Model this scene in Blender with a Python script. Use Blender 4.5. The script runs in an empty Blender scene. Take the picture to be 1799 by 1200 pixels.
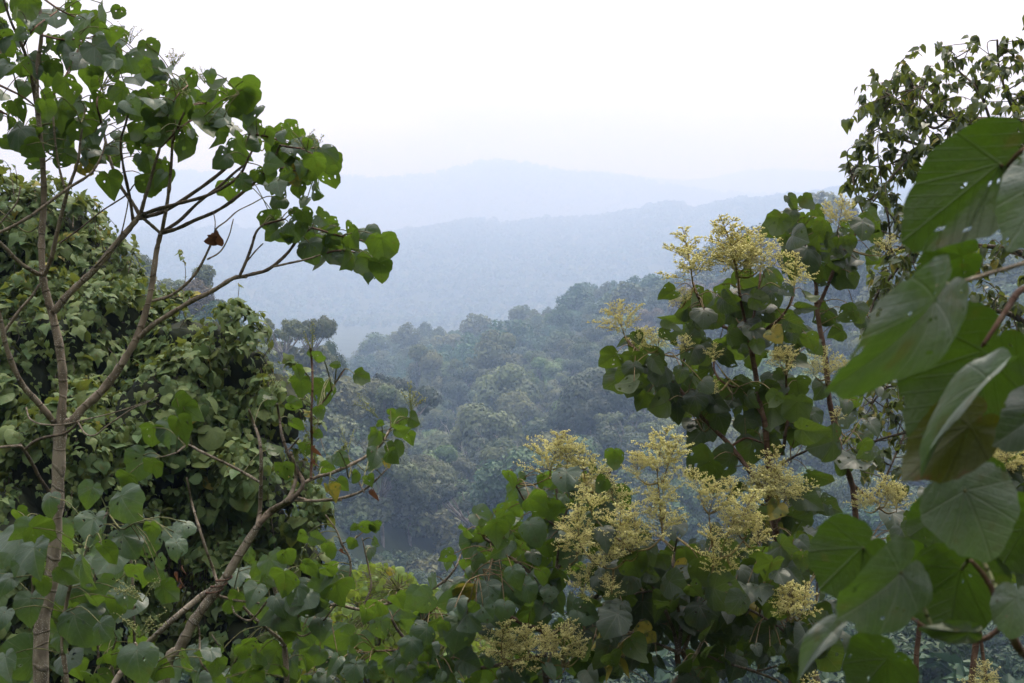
import bpy, math, random
import numpy as np
from mathutils import Vector
rng = np.random.default_rng(11)
random.seed(11)
SC = bpy.context.scene
COL = SC.collection
# ------------------------------------------------------------------ camera
PITCH = math.radians(3.01)
FPX = 2471.0                       # focal length in photograph pixels (1799 wide)
RX = np.array([1.0, 0, 0])
FW = np.array([0, math.cos(PITCH), -math.sin(PITCH)])
UP = np.array([0, math.sin(PITCH), math.cos(PITCH)])
def P(x, y, d):
    """the place that lies d metres ahead of the camera on the sight line of a photograph pixel"""
    return d*(FW + RX*((x-899.5)/FPX) + UP*((600-y)/FPX))
cam = bpy.data.cameras.new('camera'); camo = bpy.data.objects.new('camera', cam); COL.objects.link(camo)
camo.location = (0, 0, 0); camo.rotation_euler = (math.radians(90)-PITCH, 0, 0)
cam.sensor_width = 36; cam.lens = 36*FPX/1799; cam.clip_start = 0.05; cam.clip_end = 40000
cam.dof.use_dof = True; cam.dof.focus_distance = 12.5; cam.dof.aperture_fstop = 9.0
SC.camera = camo

# ------------------------------------------------------------------ helpers
def tag(o, label=None, cat=None, group=None, kind=None):
    if label: o['label'] = label
    if cat: o['category'] = cat
    if group: o['group'] = group
    if kind: o['kind'] = kind
    return o
def empty(name, loc, label, cat, group=None):
    o = bpy.data.objects.new(name, None); COL.objects.link(o); o.location = tuple(loc); o.empty_display_size = .2
    return tag(o, label, cat, group)

class Geo:
    """collects vertices, quads, triangles and a per-vertex attribute (x, y, random), links them as ONE mesh object"""
    def __init__(s): s.v = []; s.q = []; s.t = []; s.a = []; s.n = 0
    def add(s, v, q=None, t=None, a=None):
        v = np.asarray(v, float)
        s.v.append(v)
        if q is not None and len(q): s.q.append(np.asarray(q, np.int64)+s.n)
        if t is not None and len(t): s.t.append(np.asarray(t, np.int64)+s.n)
        s.a.append(np.zeros((len(v), 3)) if a is None else np.asarray(a, float))
        s.n += len(v)
    def mesh(s, name, mat, base=(0, 0, 0), smooth=True):
        v = np.concatenate(s.v) - np.asarray(base, float)
        a = np.concatenate(s.a)
        q = np.concatenate(s.q) if s.q else np.zeros((0, 4), np.int64)
        t = np.concatenate(s.t) if s.t else np.zeros((0, 3), np.int64)
        me = bpy.data.meshes.new(name)
        me.vertices.add(len(v)); me.vertices.foreach_set('co', v.astype(np.float32).ravel())
        loops = np.concatenate([q.ravel(), t.ravel()]).astype(np.int32)
        me.loops.add(len(loops)); me.loops.foreach_set('vertex_index', loops)
        npoly = len(q)+len(t); me.polygons.add(npoly)
        st = np.concatenate([np.arange(len(q))*4, len(q)*4+np.arange(len(t))*3]).astype(np.int32)
        me.polygons.foreach_set('loop_start', st)
        me.polygons.foreach_set('use_smooth', np.full(npoly, smooth, bool))
        at = me.attributes.new('leaf', 'FLOAT_VECTOR', 'POINT'); at.data.foreach_set('vector', a.astype(np.float32).ravel())
        me.update(calc_edges=True)
        me.materials.append(mat)
        return me
    def build(s, name, mat, parent=None, smooth=True, base=None, label=None):
        if not s.v: return None
        if base is None: base = np.array(parent.location) if parent is not None and parent.parent is None else ((0, 0, 0) if parent is None else np.array(parent.parent.location))
        o = bpy.data.objects.new(name, s.mesh(name, mat, base, smooth)); COL.objects.link(o)
        if parent is not None: o.parent = parent
        if label: o['label'] = label
        return o

def unit(v): return v/ (np.linalg.norm(v)+1e-12)
def catmull(pts, rad, step=4):
    pts = np.asarray(pts, float); rad = np.asarray(rad, float)
    if len(pts) < 3: 
        f = np.linspace(0, 1, step+1)[:, None]
        return pts[0]*(1-f)+pts[-1]*f, rad[0]*(1-f[:, 0])+rad[-1]*f[:, 0]
    p = np.vstack([2*pts[0]-pts[1], pts, 2*pts[-1]-pts[-2]])
    out = []; ro = []
    for i in range(1, len(p)-2):
        for k in range(step):
            t = k/step
            out.append(.5*((2*p[i])+(-p[i-1]+p[i+1])*t+(2*p[i-1]-5*p[i]+4*p[i+1]-p[i+2])*t*t+(-p[i-1]+3*p[i]-3*p[i+1]+p[i+2])*t**3))
            ro.append(rad[i-1]*(1-t)+rad[i]*t)
    out.append(pts[-1]); ro.append(rad[-1])
    return np.array(out), np.array(ro)
def tube(g, pts, rad, sides=8, step=4, knob=0.0, rnd=0.0):
    pts, rad = catmull(pts, rad, step)
    n = len(pts)
    tan = np.gradient(pts, axis=0); tan /= np.linalg.norm(tan, axis=1)[:, None]+1e-12
    ref = np.array([.13, .9, .2]) if abs(unit(pts[-1]-pts[0])[1]) < .8 else np.array([1., 0, .1])
    x = np.cross(tan, ref); x /= np.linalg.norm(x, axis=1)[:, None]; y = np.cross(tan, x)
    th = np.arange(sides)*2*math.pi/sides
    r = rad[:, None]*np.ones(sides)[None]
    if knob: r = r*(1+knob*rng.normal(0, 1, (n, sides)))*(1+knob*1.2*rng.normal(0, 1, (n, 1)))
    v = pts[:, None]+r[..., None]*(np.cos(th)[None, :, None]*x[:, None]+np.sin(th)[None, :, None]*y[:, None])
    v = v.reshape(-1, 3)
    i = np.arange(n-1)[:, None]*sides; j = np.arange(sides)[None]; k = (j+1) % sides
    q = np.stack([i+j, i+k, i+sides+k, i+sides+j], -1).reshape(-1, 4)
    v = np.vstack([v, pts[-1:]+tan[-1:]*rad[-1]])
    t = np.stack([(n-1)*sides+np.arange(sides), (n-1)*sides+(np.arange(sides)+1) % sides, np.full(sides, n*sides)], -1)
    cl = np.append(0, np.cumsum(np.linalg.norm(np.diff(pts, axis=0), axis=1)))
    a = np.zeros((len(v), 3)); a[:, 0] = np.append(np.repeat(cl, sides), cl[-1]); a[:, 1] = np.append(np.repeat(np.linspace(0, 1, n), sides), 1); a[:, 2] = rnd
    g.add(v, q, t, a)
    return pts

# ------------------------------------------------------------------ materials
def newmat(name):
    m = bpy.data.materials.new(name); m.use_nodes = True
    nt = m.node_tree; nt.nodes.clear()
    return m, nt, nt.nodes, nt.links
class NB:
    """small wrapper for building node trees"""
    def __init__(s, nt): s.nt = nt
    def n(s, typ, **kw):
        x = s.nt.nodes.new(typ)
        for k, v in kw.items():
            if k.startswith('i_'):
                key = k[2:]; key = int(key) if key.isdigit() else key.replace('_', ' ')
                if hasattr(v, 'is_linked') or isinstance(v, bpy.types.NodeSocket): s.nt.links.new(v, x.inputs[key])
                else: x.inputs[key].default_value = v
            else: setattr(x, k, v)
        return x
    def m(s, op, a, b=0.0, c=None, clamp=False):
        x = s.nt.nodes.new('ShaderNodeMath'); x.operation = op; x.use_clamp = clamp
        for i, v in enumerate((a, b, c)):
            if v is None: continue
            if isinstance(v, bpy.types.NodeSocket): s.nt.links.new(v, x.inputs[i])
            else: x.inputs[i].default_value = v
        return x.outputs[0]
    def ss(s, v, lo, hi):
        x = s.nt.nodes.new('ShaderNodeMapRange'); x.interpolation_type = 'SMOOTHSTEP'
        s.nt.links.new(v, x.inputs['Value']); x.inputs['From Min'].default_value = lo; x.inputs['From Max'].default_value = hi
        return x.outputs[0]
    def mix(s, f, a, b, blend='MIX'):
        x = s.nt.nodes.new('ShaderNodeMix'); x.data_type = 'RGBA'; x.blend_type = blend
        for i, v in ((0, f), (6, a), (7, b)):
            if isinstance(v, bpy.types.NodeSocket): s.nt.links.new(v, x.inputs[i])
            else: x.inputs[i].default_value = v if i == 0 else (*v, 1) if len(v) == 3 else v
        return x.outputs[2]

def leaf_mat(name, up, up2, under, trans, vein, veins=1.0, tf=.38, rough=.5, spec=.3, spot=(.09, .07, .015), spotamt=.25, yellow=(.26, .22, .03), sheen=.0, fine=0.0):
    """a leaf: glaucous upper side, yellower under side, lets light through; palmate veins and blotches from its own leaf coordinates"""
    m, nt, N, L = newmat(name); b = NB(nt)
    at = b.n('ShaderNodeAttribute', attribute_name='leaf'); sep = b.n('ShaderNodeSeparateXYZ'); L.new(at.outputs['Vector'], sep.inputs[0])
    X, Y, Rn = sep.outputs
    fr = b.m('FRACT', Rn); ax = b.m('ABSOLUTE', X)
    geo = b.n('ShaderNodeNewGeometry')
    cu = b.mix(fr, up, up2)
    n1 = b.n('ShaderNodeTexNoise', i_Scale=9.0); n1.inputs['Detail'].default_value = 4
    comb = b.n('ShaderNodeCombineXYZ'); L.new(X, comb.inputs[0]); L.new(Y, comb.inputs[1]); L.new(b.m('MULTIPLY', fr, 57.0), comb.inputs[2])
    L.new(comb.outputs[0], n1.inputs['Vector'])
    n2 = b.n('ShaderNodeTexNoise', i_Scale=2.2); L.new(comb.outputs[0], n2.inputs['Vector'])
    n2.inputs['Detail'].default_value = 3
    mot = b.m('MULTIPLY_ADD', n1.outputs[0], .5, .75)
    cu = b.mix(1.0, cu, b.n('ShaderNodeCombineColor', i_0=mot, i_1=mot, i_2=mot).outputs[0], 'MULTIPLY')
    cd = b.mix(b.m('FRACT', b.m('MULTIPLY', fr, 7.3)), under, tuple(c*.72 for c in under))
    cd = b.mix(1.0, cd, b.n('ShaderNodeCombineColor', i_0=mot, i_1=mot, i_2=mot).outputs[0], 'MULTIPLY')
    # veins
    vv = None
    for k, wd in ((0, .016), (38, .012), (82, .010)):
        c_, s_ = math.cos(math.radians(k)), math.sin(math.radians(k))
        dist = b.m('ABSOLUTE', b.m('SUBTRACT', b.m('MULTIPLY', ax, c_), b.m('MULTIPLY', Y, s_)))
        along = b.m('ADD', b.m('MULTIPLY', ax, s_), b.m('MULTIPLY', Y, c_))
        f = b.m('MULTIPLY', b.m('SUBTRACT', 1.0, b.ss(dist, wd*.4, wd*1.7)), b.ss(along, -.02, .03))
        vv = f if vv is None else b.m('MAXIMUM', vv, f)
    sl = b.m('ABSOLUTE', b.m('SUBTRACT', b.m('FRACT', b.m('MULTIPLY', b.m('SUBTRACT', Y, b.m('MULTIPLY', ax, .8)), 6.5)), .5))
    f2 = b.m('MULTIPLY', b.m('SUBTRACT', 1.0, b.ss(sl, .03, .10)), .45)
    vv = b.m('MULTIPLY', b.m('MAXIMUM', vv, f2), veins, clamp=True)
    hgt = b.m('ADD', n1.outputs[0], b.m('MULTIPLY', vv, -1.2))
    if fine:      # net of small veins, puckered tissue between them, dust and specks
        vo = b.n('ShaderNodeTexVoronoi', i_Scale=17.0); vo.feature = 'DISTANCE_TO_EDGE'; L.new(comb.outputs[0], vo.inputs['Vector'])
        net = b.m('SUBTRACT', 1.0, b.ss(vo.outputs['Distance'], .01, .07))
        vv = b.m('MAXIMUM', vv, b.m('MULTIPLY', net, .16*fine))
        hgt = b.m('ADD', hgt, b.m('MULTIPLY', vo.outputs['Distance'], .5*fine))
        n4 = b.n('ShaderNodeTexNoise', i_Scale=38.0); n4.inputs['Detail'].default_value = 3; L.new(comb.outputs[0], n4.inputs['Vector'])
        speck = b.m('MULTIPLY', b.ss(n4.outputs[0], .66, .72), .55)
        dust = b.m('MULTIPLY', b.ss(n2.outputs[0], .42, .62), .18)
        cu = b.mix(dust, cu, (.20, .20, .17)); cu = b.mix(speck, cu, (.09, .06, .03)); cd = b.mix(speck, cd, (.06, .045, .015))
    cu = b.mix(b.m('MULTIPLY', vv, .55), cu, vein)
    cd = b.mix(b.m('MULTIPLY', vv, .5), cd, tuple(c*.55 for c in under))
    # blotches of damage, yellow and brown leaves
    sp = b.m('MULTIPLY', b.ss(n2.outputs[0], .60, .72), spotamt)
    isy = b.m('MULTIPLY', b.ss(Rn, .99, 1.01), b.m('SUBTRACT', 1.0, b.ss(Rn, 1.99, 2.01)))
    isb = b.ss(Rn, 1.99, 2.01)
    yn = b.mix(b.ss(n2.outputs[0], .45, .62), yellow, (yellow[0]*.45, yellow[1]*.65, yellow[2]))
    def fin(c):
        c = b.mix(sp, c, spot); c = b.mix(b.m('MULTIPLY', isy, .9), c, yn); return b.mix(isb, c, (.10, .045, .02))
    cu = fin(cu); cd = fin(cd)
    col = b.mix(geo.outputs['Backfacing'], cu, cd)
    tr = b.mix(b.m('MULTIPLY', vv, .6), b.mix(1.0, trans, b.n('ShaderNodeCombineColor', i_0=mot, i_1=mot, i_2=mot).outputs[0], 'MULTIPLY'), tuple(c*.5 for c in trans))
    tr = fin(tr)
    bs = b.n('ShaderNodeBsdfPrincipled', i_Base_Color=col, i_Roughness=rough)
    bs.inputs['Specular IOR Level'].default_value = spec
    if sheen: bs.inputs['Sheen Weight'].default_value = sheen; bs.inputs['Sheen Roughness'].default_value = .5; bs.inputs['Sheen Tint'].default_value = (.8, .9, 1, 1)
    bp = b.n('ShaderNodeBump', i_Strength=.35 if not fine else .5, i_Distance=.004, i_Height=hgt)
    L.new(bp.outputs[0], bs.inputs['Normal'])
    tl = b.n('ShaderNodeBsdfTranslucent', i_Color=tr)
    mx = b.n('ShaderNodeMixShader', i_0=tf); L.new(bs.outputs[0], mx.inputs[1]); L.new(tl.outputs[0], mx.inputs[2])
    o = b.n('ShaderNodeOutputMaterial'); L.new(mx.outputs[0], o.inputs['Surface'])
    return m

def bark_mat(name, c1, c2, lichen=0.0, scale=25.0, lcol=(.42, .42, .36)):
    m, nt, N, L = newmat(name); b = NB(nt)
    tc = b.n('ShaderNodeTexCoord')
    mp = b.n('ShaderNodeMapping'); L.new(tc.outputs['Object'], mp.inputs[0]); mp.inputs['Scale'].default_value = (1, 1, .45)
    n1 = b.n('ShaderNodeTexNoise', i_Scale=scale); n1.inputs['Detail'].default_value = 6; L.new(mp.outputs[0], n1.inputs['Vector'])
    n2 = b.n('ShaderNodeTexNoise', i_Scale=scale*.2); L.new(tc.outputs['Object'], n2.inputs['Vector'])
    n3 = b.n('ShaderNodeTexVoronoi', i_Scale=scale*4.5); L.new(tc.outputs['Object'], n3.inputs['Vector'])
    col = b.mix(b.ss(n1.outputs[0], .35, .65), c1, c2)
    col = b.mix(b.m('MULTIPLY', b.ss(n2.outputs[0], .5, .7), .35), col, tuple(c*.55 for c in c1))
    if lichen:
        lm = b.m('MULTIPLY', b.m('SUBTRACT', 1.0, b.ss(n3.outputs['Distance'], .18, .34)), b.ss(n2.outputs[0], .36, .6))
        col = b.mix(b.m('MULTIPLY', lm, lichen), col, lcol)
    at = b.n('ShaderNodeAttribute', attribute_name='leaf'); sp_ = b.n('ShaderNodeSeparateXYZ'); L.new(at.outputs['Vector'], sp_.inputs[0])
    rg = b.m('FRACT', b.m('ADD', b.m('MULTIPLY', sp_.outputs[0], scale*.42), b.m('MULTIPLY', n2.outputs[0], 2.4)))       # leaf scars ring the stem
    ring = b.m('SUBTRACT', 1.0, b.ss(b.m('ABSOLUTE', b.m('SUBTRACT', rg, .5)), .02, .09))
    col = b.mix(b.m('MULTIPLY', b.m('MULTIPLY', ring, .6), b.ss(n2.outputs[0], .4, .6)), col, tuple(c*.42 for c in c1))
    bs = b.n('ShaderNodeBsdfPrincipled', i_Base_Color=col, i_Roughness=.85); bs.inputs['Specular IOR Level'].default_value = .2
    bp = b.n('ShaderNodeBump', i_Strength=.8, i_Distance=.008, i_Height=b.m('ADD', n1.outputs[0], b.m('MULTIPLY', ring, .8))); L.new(bp.outputs[0], bs.inputs['Normal'])
    o = b.n('ShaderNodeOutputMaterial'); L.new(bs.outputs[0], o.inputs['Surface'])
    return m

def crown_mat(name, c1, c2, tf=.25):
    """far tree crowns: leaf colour that differs from tree to tree and from clump to clump"""
    m, nt, N, L = newmat(name); b = NB(nt)
    at = b.n('ShaderNodeAttribute', attribute_name='leaf'); sep = b.n('ShaderNodeSeparateXYZ'); L.new(at.outputs['Vector'], sep.inputs[0])
    oi = b.n('ShaderNodeObjectInfo')
    col = b.mix(sep.outputs[2], c1, c2)
    k = b.m('MULTIPLY_ADD', oi.outputs['Random'], .7, .65)
    k = b.m('MULTIPLY', k, b.m('MULTIPLY_ADD', sep.outputs[0], .8, .6))
    col = b.mix(1.0, col, b.n('ShaderNodeCombineColor', i_0=k, i_1=k, i_2=k).outputs[0], 'MULTIPLY')
    bs = b.n('ShaderNodeBsdfPrincipled', i_Base_Color=col, i_Roughness=.6); bs.inputs['Specular IOR Level'].default_value = .25
    tl = b.n('ShaderNodeBsdfTranslucent', i_Color=col)
    mx = b.n('ShaderNodeMixShader', i_0=tf); L.new(bs.outputs[0], mx.inputs[1]); L.new(tl.outputs[0], mx.inputs[2])
    o = b.n('ShaderNodeOutputMaterial'); L.new(mx.outputs[0], o.inputs['Surface'])
    return m
# ------------------------------------------------------------------ light, sky and air
SUN_EL, SUN_AZ = math.radians(56), math.radians(25)       # azimuth measured from the view direction towards the right
w = bpy.data.worlds.new('World'); SC.world = w; w.use_nodes = True
wn = w.node_tree; wn.nodes.clear(); b = NB(wn)
sky = b.n('ShaderNodeTexSky', sky_type='NISHITA'); sky.sun_disc = False; sky.sun_elevation = SUN_EL; sky.sun_rotation = SUN_AZ
sky.air_density = 1.2; sky.dust_density = 4.0; sky.ozone_density = 1.0
tc = b.n('ShaderNodeTexCoord')
mp = b.n('ShaderNodeMapping'); wn.links.new(tc.outputs['Generated'], mp.inputs[0]); mp.inputs['Scale'].default_value = (1, 1, 3.2)
cn = b.n('ShaderNodeTexNoise', i_Scale=2.4); cn.inputs['Detail'].default_value = 5; cn.inputs['Roughness'].default_value = .45
wn.links.new(mp.outputs[0], cn.inputs['Vector'])
cloud = b.mix(b.ss(cn.outputs[0], .35, .7), (9.0, 9.0, 11.0), (17.8, 17.3, 16.9))
sz = b.n('ShaderNodeSeparateXYZ'); wn.links.new(tc.outputs['Generated'], sz.inputs[0])
lift = b.m('MULTIPLY_ADD', sz.outputs[2], .72, .54)                       # overcast: brighter overhead than at the horizon
cloud = b.mix(1.0, cloud, b.n('ShaderNodeCombineColor', i_0=lift, i_1=lift, i_2=lift).outputs[0], 'MULTIPLY')
skyc = b.mix(.86, sky.outputs[0], cloud)
bg = b.n('ShaderNodeBackground', i_Strength=.1); wn.links.new(skyc, bg.inputs['Color'])
wo = b.n('ShaderNodeOutputWorld'); wn.links.new(bg.outputs[0], wo.inputs['Surface'])
sl = bpy.data.lights.new('sun', 'SUN'); so = bpy.data.objects.new('sun', sl); COL.objects.link(so)
sl.energy = 1.7; sl.angle = math.radians(10); sl.color = (1.0, .95, .87)
sd = Vector((math.sin(SUN_AZ)*math.cos(SUN_EL), math.cos(SUN_AZ)*math.cos(SUN_EL), math.sin(SUN_EL)))
so.rotation_euler = sd.to_track_quat('Z', 'Y').to_euler()
SC.view_settings.view_transform = 'Standard'; SC.view_settings.look = 'None'
SC.view_settings.exposure = 1.36; SC.view_settings.gamma = 1.0
SC.render.engine = 'CYCLES'
SC.cycles.use_denoising = True; SC.cycles.denoiser = 'OPENIMAGEDENOISE'
SC.cycles.max_bounces = 6; SC.cycles.diffuse_bounces = 3; SC.cycles.glossy_bounces = 2; SC.cycles.transmission_bounces = 4
SC.cycles.volume_bounces = 1; SC.cycles.transparent_max_bounces = 4
SC.cycles.caustics_reflective = False; SC.cycles.caustics_refractive = False

# ------------------------------------------------------------------ terrain: one sheet in polar rings round the look-out
def lerp(px, xs, ys): return np.interp(px, xs, ys)
def h2d(x, y, s, seed):
    """smooth value noise"""
    r = np.random.default_rng(seed).random((64, 64))
    x = np.asarray(x)/s; y = np.asarray(y)/s
    xi = np.floor(x).astype(int); yi = np.floor(y).astype(int); fx = x-xi; fy = y-yi
    fx = fx*fx*(3-2*fx); fy = fy*fy*(3-2*fy)
    g = lambda i, j: r[i % 64, j % 64]
    return (g(xi, yi)*(1-fx)+g(xi+1, yi)*fx)*(1-fy)+(g(xi, yi+1)*(1-fx)+g(xi+1, yi+1)*fx)*fy - .5
def spur_h(px): return -(lerp(px, [-600, 0, 200, 330, 430, 520, 590, 640, 700, 800], [330, 345, 455, 505, 562, 594, 640, 690, 760, 860])-470)/FPX*285 - 10
def hill_r(px): return lerp(px, [-600, 500, 700, 850, 1050, 1250, 1400, 1600, 1900], [900, 880, 860, 840, 790, 690, 610, 540, 480])
def hill_h(px): return -(lerp(px, [-600, 400, 500, 600, 700, 850, 960, 1050, 1120, 1250, 1400, 1600, 1900], [720, 690, 670, 648, 606, 582, 552, 513, 494, 448, 408, 374, 345])-470)/FPX*hill_r(px) - 11
def mid_h(px): return -(lerp(px, [-900, 0, 180, 430, 600, 680, 740, 800, 840, 880, 960, 1060, 1130, 1180, 1215, 1260, 1300, 1400, 1480, 1800, 2600],
                                [430, 425, 412, 405, 408, 409, 401, 390, 385, 393, 384, 378, 364, 354, 368, 357, 352, 346, 336, 312, 300])-470)/FPX*4000 - 7
def far_h(px): return -(lerp(px, [-900, 0, 110, 220, 300, 340, 450, 590, 660, 700, 760, 800, 840, 880, 920, 960, 985, 1050, 1130, 1200, 1300, 1500, 2600],
                                [345, 335, 330, 312, 303, 304, 312, 308, 313, 309, 305, 292, 284, 280, 284, 292, 300, 303, 314, 330, 340, 350, 360])-470)/FPX*6600 - 8
def last_h(px): return -(lerp(px, [-900, 600, 900, 1000, 1060, 1120, 1200, 1250, 1310, 1360, 1450, 1600, 1800, 2600],
                                 [360, 350, 320, 303, 300, 309, 316, 312, 299, 297, 302, 296, 300, 310])-470)/FPX*8600
def ground_h(x, y):
    x = np.asarray(x, float); y = np.asarray(y, float)
    r = np.hypot(x, y)+1e-6
    ang = np.arctan2(x, y)
    px = 899.5+FPX*np.tan(np.clip(ang, -.62, .62))
    behind = np.clip((np.abs(ang)-.62)/.5, 0, 1)
    base = np.interp(r, [0, 3, 6, 12, 25, 45, 80, 130, 200, 300, 600, 1500, 2600, 4600, 8000, 10400],
                     [-1.65, -2.3, -3.6, -7.0, -13, -20, -31, -43, -56, -66, -85, -95, -80, -60, 20, 20])
    base = base + 3*h2d(x+900, y+900, 40, 1)*np.clip((r-20)/60, 0, 1)
    spur = spur_h(px)-np.abs(r-285)*np.where(r < 285, .36, .5) + 6*h2d(x+900, y+900, 34, 2)
    hr, hh = hill_r(px), hill_h(px)
    foot = -66.
    hill = np.where(r < hr, foot+(hh-foot)*np.clip((r-235)/(hr-235), -.5, 1)**1.0 if False else foot+(hh-foot)*np.maximum(np.minimum((r-235)/(hr-235), 1), -.5), hh-(r-hr)*.28)
    hill = hill + 13*h2d(x+900, y+900, 75, 3) + 5*h2d(x+900, y+900, 28, 4)
    rough = lambda k: 26*h2d(x+9e3, y+9e3, 420, k)+12*h2d(x+9e3, y+9e3, 130, k+1)
    def ridge(rk, hk, front, back, k):
        t = np.where(r < rk, (rk-r)/front, (r-rk)/back)
        return hk - (hk+95)*np.clip(t, 0, 1.2)**1.15 + rough(k)*np.clip(t*6, .05, 1)
    mid = ridge(4000+500*h2d(x+9e3, y*0+3e3, 1500, 9), mid_h(px), 1900., 1100., 10)
    far = ridge(6600., far_h(px), 1900., 1300., 20)
    las = ridge(8600., last_h(px), 1500., 1400., 30)
    z = np.maximum.reduce([base, spur, hill, mid, far, las])
    near_base = np.where(r < 150, base, z)
    k = np.clip((r-150)/60, 0, 1)
    z = near_base*(1-k)+z*k
    up = np.clip((np.abs(ang)-1.0)/.6, 0, 1); up = up*up*(3-2*up)          # unseen hillside, added behind the look-out to block sky light
    rise = -1.65+np.clip(r-2.5, 0, 160)*.85+5*h2d(x+900, y+900, 18, 7)*np.clip(r/20, 0, 1)
    side = z*(1-behind)+base*behind
    return side*(1-up)+np.where(r > 4, rise, np.maximum(base, -1.65-.1*r))*up
def gz(x, y): return float(ground_h(np.array([x]), np.array([y]))[0])

rr = np.concatenate([np.geomspace(.4, 150, 60), np.geomspace(154, 1500, 150), np.geomspace(1515, 10250, 190)])
aa = np.concatenate([np.linspace(-math.pi, -.62, 60)[:-1], np.linspace(-.62, -.44, 60)[:-1], np.linspace(-.44, .44, 760)[:-1], np.linspace(.44, .62, 60)[:-1], np.linspace(.62, math.pi, 60)[:-1]])
RR, AA = np.meshgrid(rr, aa, indexing='ij')
gx, gy = RR*np.sin(AA), RR*np.cos(AA)
hz = ground_h(gx, gy)
bump = rng.normal(0, 1, hz.shape)*np.clip((RR-1500)/800, 0, 1)*np.clip(RR/2600, 0, 2.6)
hz = hz+bump
nr, na = hz.shape
vv = np.stack([gx, gy, hz], -1).reshape(-1, 3)
ii = np.arange(nr-1)[:, None]*na; jj = np.arange(na)[None]; kk = (jj+1) % na
qq = np.stack([ii+jj, ii+na+jj, ii+na+kk, ii+kk], -1).reshape(-1, 4)[:, ::-1]
G = Geo(); G.add(np.vstack([vv, [[0, 0, -1.65]]]), qq, np.stack([np.arange(na), (np.arange(na)+1) % na, np.full(na, nr*na)], -1)[:, ::-1])
gm, nt, N, L = newmat('forest_floor'); b = NB(nt)
geo = b.n('ShaderNodeNewGeometry')
n1 = b.n('ShaderNodeTexNoise', i_Scale=.05); n1.inputs['Detail'].default_value = 10; n1.inputs['Roughness'].default_value = .7; L.new(geo.outputs['Position'], n1.inputs['Vector'])
n2 = b.n('ShaderNodeTexNoise', i_Scale=.004); n2.inputs['Detail'].default_value = 6; L.new(geo.outputs['Position'], n2.inputs['Vector'])
col = b.mix(b.ss(n1.outputs[0], .35, .65), (.014, .022, .010), (.040, .055, .020))
col = b.mix(b.m('MULTIPLY', b.ss(n2.outputs[0], .45, .65), .5), col, (.05, .05, .025))
bs = b.n('ShaderNodeBsdfPrincipled', i_Base_Color=col, i_Roughness=.9); bs.inputs['Specular IOR Level'].default_value = .1
o = b.n('ShaderNodeOutputMaterial'); L.new(bs.outputs[0], o.inputs['Surface'])
ground = G.build('ground', gm); tag(ground, 'green valley floor, forested hill and mountain ridges as one terrain', kind='structure')

# ------------------------------------------------------------------ haze
HAZE = .00057
bm = np.array([[x, y, z] for z in (-1, 1) for y in (-1, 1) for x in (-1, 1)], float)*[10300, 10300, 1]
bm[:4, 2] = hz.min()-1.0; bm[4:, 2] = hz.max()+25
g = Geo(); g.add(bm, [[0, 2, 3, 1], [4, 5, 7, 6], [0, 1, 5, 4], [2, 6, 7, 3], [0, 4, 6, 2], [1, 3, 7, 5]])
hm, nt, N, L = newmat('valley_haze'); b = NB(nt)
pv = b.n('ShaderNodeVolumePrincipled', i_Color=(.36, .52, .785, 1), i_Density=HAZE, i_Anisotropy=.15)
pv.inputs['Absorption Color'].default_value = (.35, .172, 0, 1)
o = b.n('ShaderNodeOutputMaterial'); L.new(pv.outputs[0], o.inputs['Volume'])
haze = g.build('haze', hm, smooth=False); tag(haze, 'pale blue haze filling the valley air', kind='stuff')

# ------------------------------------------------------------------ forest trees
def lump_quads(c, r, n, size, updir=.25, squash=.8):
    d = rng.normal(0, 1, (n, 3)); d[:, 2] += updir; d /= np.linalg.norm(d, axis=1)[:, None]
    rad = r*(1-.28*rng.random(n)**1.5)*(1+.10*rng.normal(0, 1, n))
    p = c+d*rad[:, None]*[1, 1, squash]
    nn = d+rng.normal(0, .33, (n, 3)); nn[:, 2] += .30; nn /= np.linalg.norm(nn, axis=1)[:, None]
    t1 = np.cross(nn, rng.normal(0, 1, (n, 3))); t1 /= np.linalg.norm(t1, axis=1)[:, None]; t2 = np.cross(nn, t1)
    s = size*(.6+.8*rng.random(n))[:, None]
    drop = nn*s*.18
    v = np.stack([p+t1*s*.62-drop, p+t2*s*.42, p-t1*s*.62-drop, p-t2*s*.42], 1).reshape(-1, 3)
    q = np.arange(n*4).reshape(-1, 4)
    tone = np.clip(rng.normal(.5, .25)+rng.normal(0, .10, n), 0, 1); k = np.clip(rng.normal(.5, .2)+rng.normal(0, .12, n), 0, 1)
    a = np.repeat(np.stack([k, np.zeros(n), tone], -1), 4, 0)
    return v, q, a
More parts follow.
